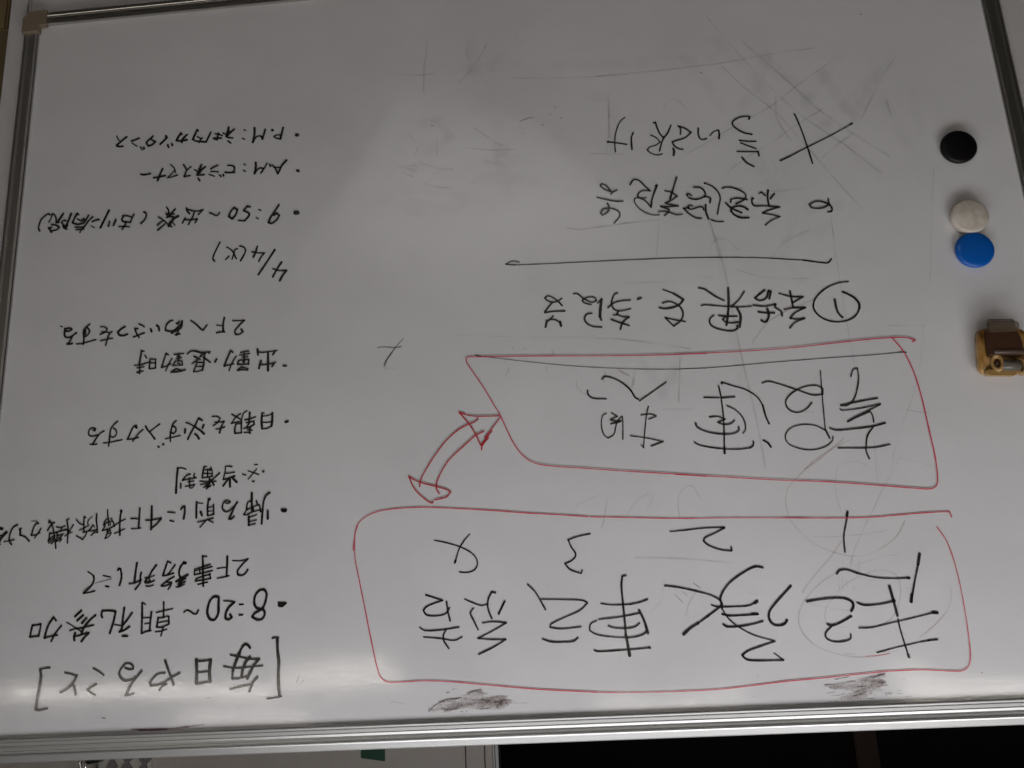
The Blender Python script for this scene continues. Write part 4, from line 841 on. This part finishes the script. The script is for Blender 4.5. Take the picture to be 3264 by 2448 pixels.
tag(cl, 'old amber plastic magnetic clip with dark brown jaw and clear tab beside the frame', 'clip')
P0 = rnd([(-0.44320, -0.23350), (-0.49525, -0.23036), (-0.49002, -0.18016), (-0.43795, -0.18273)], .011)
P1 = rnd([(-0.43932, -0.23270), (-0.49090, -0.22958), (-0.48509, -0.17986), (-0.43324, -0.18107)], .011)
P2 = rnd([(-0.43978, -0.23041), (-0.48473, -0.22778), (-0.47977, -0.18234), (-0.43442, -0.18313)], .009)
prism('clip_base', [(P0, -.0003), (P1, -.008), (inset(P1, .0012), -.0115), (P2, -.0125)], AMB, cl, True)
J = [(-0.44537, -0.22686), (-0.47651, -0.22421), (-0.47906, -0.21617), (-0.47938, -0.20156), (-0.47812, -0.19828), (-0.44324, -0.19975), (-0.44390, -0.21192)]
prism('clip_jaw', [(inset(J, .0006), -.0135), (J, -.0145), (J, -.019), (inset(J, .002), -.0206)], BRN, cl)
def tube(name, a, b, r, m, parent, n=24, r2=None):
    a = Vector(a); b = Vector(b); d = (b-a).normalized(); u = d.orthogonal().normalized(); v = d.cross(u); V = []; F = []
    segs = [(0, .8), (.04, 1), (.96, 1), (1, .8)]
    for t, k in segs:
        for i in range(n):
            an = 2*math.pi*i/n; p = a.lerp(b, t)+(u*math.cos(an)+v*math.sin(an))*r*k; V.append(tuple(p))
    for j in range(3):
        for i in range(n): F.append((j*n+i, j*n+(i+1) % n, (j+1)*n+(i+1) % n, (j+1)*n+i))
    F.append(tuple(range(n))); F.append(tuple(range(3*n, 4*n)))
    return mesh(name, V, F, m, parent, True)
def at(px_, y): return (px_[0], y, px_[1])
tube('jaw_roll', at((-0.44825, -0.20374), -.0185), at((-0.48057, -0.20176), -.0185), .0033, RLL, cl)
T1 = rnd([(-0.44653, -0.23797), (-0.47375, -0.23593), (-0.47219, -0.22438), (-0.44480, -0.22503)], .003)
prism('clear_tab', [(T1, -.0222), (T1, -.0228)], TAB, cl)
T2 = rnd([(-0.44722, -0.23486), (-0.47652, -0.23267), (-0.47452, -0.22222), (-0.44504, -0.22303)], .003)
prism('clear_tab', [(T2, -.0240), (T2, -.0246)], TAB, cl)
for T, y, n0 in ((T1, -.0230, 11), (T2, -.0248, 11)):
    V = []; F = []; ribbon(V, F, [Vector(p) for p in T[-3:]+T[:n0]], .0005, y); mesh('tab_edge', V, F, EDG, cl)
def ring(name, c, R, r, m, parent, sx=1., tilt=0.):
    V = []; F = []; n, k = 36, 14
    M_ = Matrix.Rotation(tilt, 3, 'Z') @ Matrix.Diagonal((sx, 1, 1.25))
    for i in range(n):
        a = 2*math.pi*i/n
        for j in range(k):
            bb = 2*math.pi*j/k; q = M_ @ Vector(((R+r*math.cos(bb))*math.cos(a), r*math.sin(bb)*1.5, (R+r*math.cos(bb))*math.sin(a)))
            V.append((c[0]+q.x, c[1]+q.y, c[2]+q.z))
    for i in range(n):
        for j in range(k): F.append((i*k+j, i*k+(j+1) % k, ((i+1) % n)*k+(j+1) % k, ((i+1) % n)*k+j))
    return mesh(name, V, F, m, parent, True)
ring('hinge_loop', at((-0.45167, -0.19212), -.0165), .0058, .0024, TAN, cl, .8, .45)
ring('hinge_loop', at((-0.47456, -0.18681), -.0155), .0056, .0025, TAN, cl, .6, .45)
tube('hinge_pin', at((-0.45397, -0.18926), -.0165), at((-0.47376, -0.18753), -.016), .0060, PIN, cl)
tube('hinge_pin', at((-0.44945, -0.19165), -.0135), at((-0.45832, -0.19170), -.0135), .0045, BRN, cl)
L1 = rnd([(-0.43828, -0.18569), (-0.47260, -0.18397), (-0.46748, -0.17693), (-0.43899, -0.17923)], .003)
prism('clip_ledge', [(L1, -.0122), (L1, -.0160), (inset(L1, .001), -.0168)], TAN, cl)
# ------------------------------------------------------------------ things behind the board
BG = mat('beige_wall', (.7, .65, .6), .7)
r_ = ramp(BG, noise(BG, 12, 5), [(.3, (.71, .65, .60)), (.7, (.76, .70, .65))]); BG.node_tree.links.new(r_.outputs[0], BG.node_tree.nodes['Principled BSDF'].inputs['Base Color'])
bump(BG, [(noise(BG, 220, 3), .3, .0005)])
B = .90
wall = empty('panel_wall', (1.5, B, -1.6+EYE))
tag(wall, 'beige panelled wall seen past the top edge of the whiteboard', 'wall')
XA, XB, XC, XD, XE = (0.24922, 0.35593)[0], (0.20986, 0.35726)[0], (0.19248, 0.35785)[0], (0.18798, 0.35800)[0], (0.18091, 0.35824)[0]
box('wall_panel', XA+.0013, 4.2, B, B+.04, -1.6, 1.1, BG, wall, .0015)
box('wall_panel', XB+.0013, XA-.0013, B, B+.04, -1.6, 1.1, BG, wall, .0015)
box('wall_panel', XC+.0006, XB-.0013, B, B+.04, -1.6, 1.1, BG, wall, .0015)
STRIP = mat('grey_metal_trim', (.30, .30, .29), .4, .6)
box('edge_trim', XD+.0008, XC-.0004, B-.004, B+.04, -1.6, 1.1, STRIP, wall, .001)
box('edge_trim', XE, XD-.0008, B-.006, B+.04, -1.6, 1.1, STRIP, wall, .001)
GRN = mat('dark_green_sheet', (.010, .10, .05), .5)
g4 = [(0.46593, 0.31652), (0.41581, 0.31347), (0.41631, 0.35363), (0.46609, 0.34597)]
tag(prism('green_tag', [(g4, B-.0004), (g4, B-.0030)], GRN), 'small dark green tag stuck on the beige wall', 'tag')
PANW = mat('pale_panel', (.88, .83, .77), .6)
GRY = mat('grey_felt', (.32, .29, .285), .8)
pn = empty('lattice_panel', ((0.96561, 0.34179)[0], B, (0.96561, 0.34179)[1]+EYE))
tag(pn, 'pale panel with three grey twisted shapes on the beige wall', 'wall decoration')
q0 = [(1.03134, 0.30289), (0.91212, 0.30337), (0.90831, 0.39182), (1.03038, 0.38801)]
prism('backing_panel', [(q0, B-.0004), (q0, B-.010)], PANW, pn)
for sh in ([(1.00353, 0.31107), (0.97963, 0.31190), (0.98420, 0.32450), (0.98935, 0.32857), (0.98271, 0.33606), (0.97780, 0.34830), (0.98422, 0.36312), (1.00050, 0.36259), (1.00635, 0.34736), (1.00428, 0.33836), (0.99826, 0.32767), (1.00206, 0.32207)],
           [(0.97621, 0.31201), (0.94419, 0.31312), (0.94670, 0.32698), (0.95561, 0.33576), (0.94741, 0.34749), (0.94835, 0.36428), (0.97067, 0.36356), (0.97453, 0.34660), (0.97099, 0.33887), (0.96520, 0.33423), (0.97185, 0.32613)],
           [(0.94079, 0.31323), (0.92856, 0.31366), (0.92476, 0.33136), (0.91942, 0.33033), (0.91322, 0.32086), (0.91023, 0.31429), (0.90723, 0.33074), (0.91801, 0.34244), (0.91466, 0.35338), (0.91394, 0.36539), (0.93282, 0.36478), (0.93463, 0.34671), (0.92887, 0.34148), (0.93704, 0.32973)]):
    prism('twisted_shape', [(inset(sh, .0025), B-.0105), (inset(sh, .0025), B-.015)], GRY, pn)
CHR = mat('chrome', (.8, .8, .8), .12, 1.)
DGR = mat('dark_olive_plastic', (.012, .014, .008), .25)
hk = empty('chrome_bracket', ((1.04571, 0.33092)[0], B, (1.04571, 0.33092)[1]+EYE))
tag(hk, 'small chrome bracket with dark block on the wall beside the lattice panel', 'bracket')
tube('chrome_rod', at((1.04934, 0.30853), B-.035), at((1.04721, 0.36843), B-.035), .0028, CHR, hk)
tube('chrome_rod', at((1.01313, 0.33140), B-.035), at((1.01159, 0.36956), B-.035), .0028, CHR, hk)
q1 = [(1.04323, 0.30874), (1.01553, 0.30849), (1.01322, 0.33020), (1.03117, 0.33319), (1.04209, 0.33163)]
prism('dark_block', [(q1, B-.0004), (q1, B-.030)], DGR, hk)
tube('chrome_rod', at((1.03762, 0.31977), B-.036), at((1.03651, 0.35093), B-.036), .0022, CHR, hk)
q2 = [(1.08106, 0.30840), (1.07143, 0.30873), (1.06757, 0.37246), (1.07712, 0.37215)]
prism('clear_strip', [(q2, B-.0006), (q2, B-.006)], PANW, hk)
# room beyond the end of the panelling, its darkness put into the wall colour
DRK = mat('unlit_room_black', (.016, .015, .022), .8)
tag(box('dark_room_wall', -4.5, XE+.2, 2.4, 2.45, -1.6, 1.2, DRK), kind='structure')
BPO = mat('dark_brown_wood', (.038, .014, .006), .6)
bx0, bx1 = (-0.73736, 0.50761)[0], (-0.68100, 0.50574)[0]
tag(box('wooden_post', bx0, bx1, 1.4, 1.46, -1.6, 1.1, BPO, None, .003), 'dark brown upright wooden post standing in the dark opening', 'post')
CAB = mat('tan_wood', (.30, .22, .11), .6)
cb = (0.94795, -1.03383)
tag(box('wooden_cabinet', cb[0]-.008, cb[0]+.35, .30, .65, -1.6, (0.94402, -0.98500)[1], CAB, None, .003), 'tan wooden cabinet edge behind the board stand', 'cabinet')
# floor and ceiling of the room
FLR = mat('grey_floor', (.16, .15, .14), .6); r_ = ramp(FLR, noise(FLR, 30, 5), [(.3, (.05, .045, .04)), (.7, (.07, .06, .055))]); FLR.node_tree.links.new(r_.outputs[0], FLR.node_tree.nodes['Principled BSDF'].inputs['Base Color'])
tag(box('floor', -6, 6, -14, 3, -1.62, -1.601, FLR), kind='structure')
SHEET_ = mat('pale_reflection_sheet', (.8, .8, .8), .7)  # added unseen floor sheet, outlined to give the board its pale reflection
fm = [(0.456, -1.505), (0.272, -1.567), (0.064, -1.700), (-0.066, -2.010), (-0.500, -2.665), (-1.484, -4.289), (2.507, -4.352), (1.432, -2.999), (0.780, -2.072)]
V = [(x, y, z) for z in (-1.600, -1.592) for x, y in fm]; n_ = len(fm)
tag(mesh('floor_reflection_sheet', V, [tuple(range(n_)), tuple(range(n_, 2*n_))]+[(i, (i+1) % n_, n_+(i+1) % n_, n_+i) for i in range(n_)], SHEET_), 'added pale sheet on the floor, shaped for its reflection in the whiteboard', 'reflector')
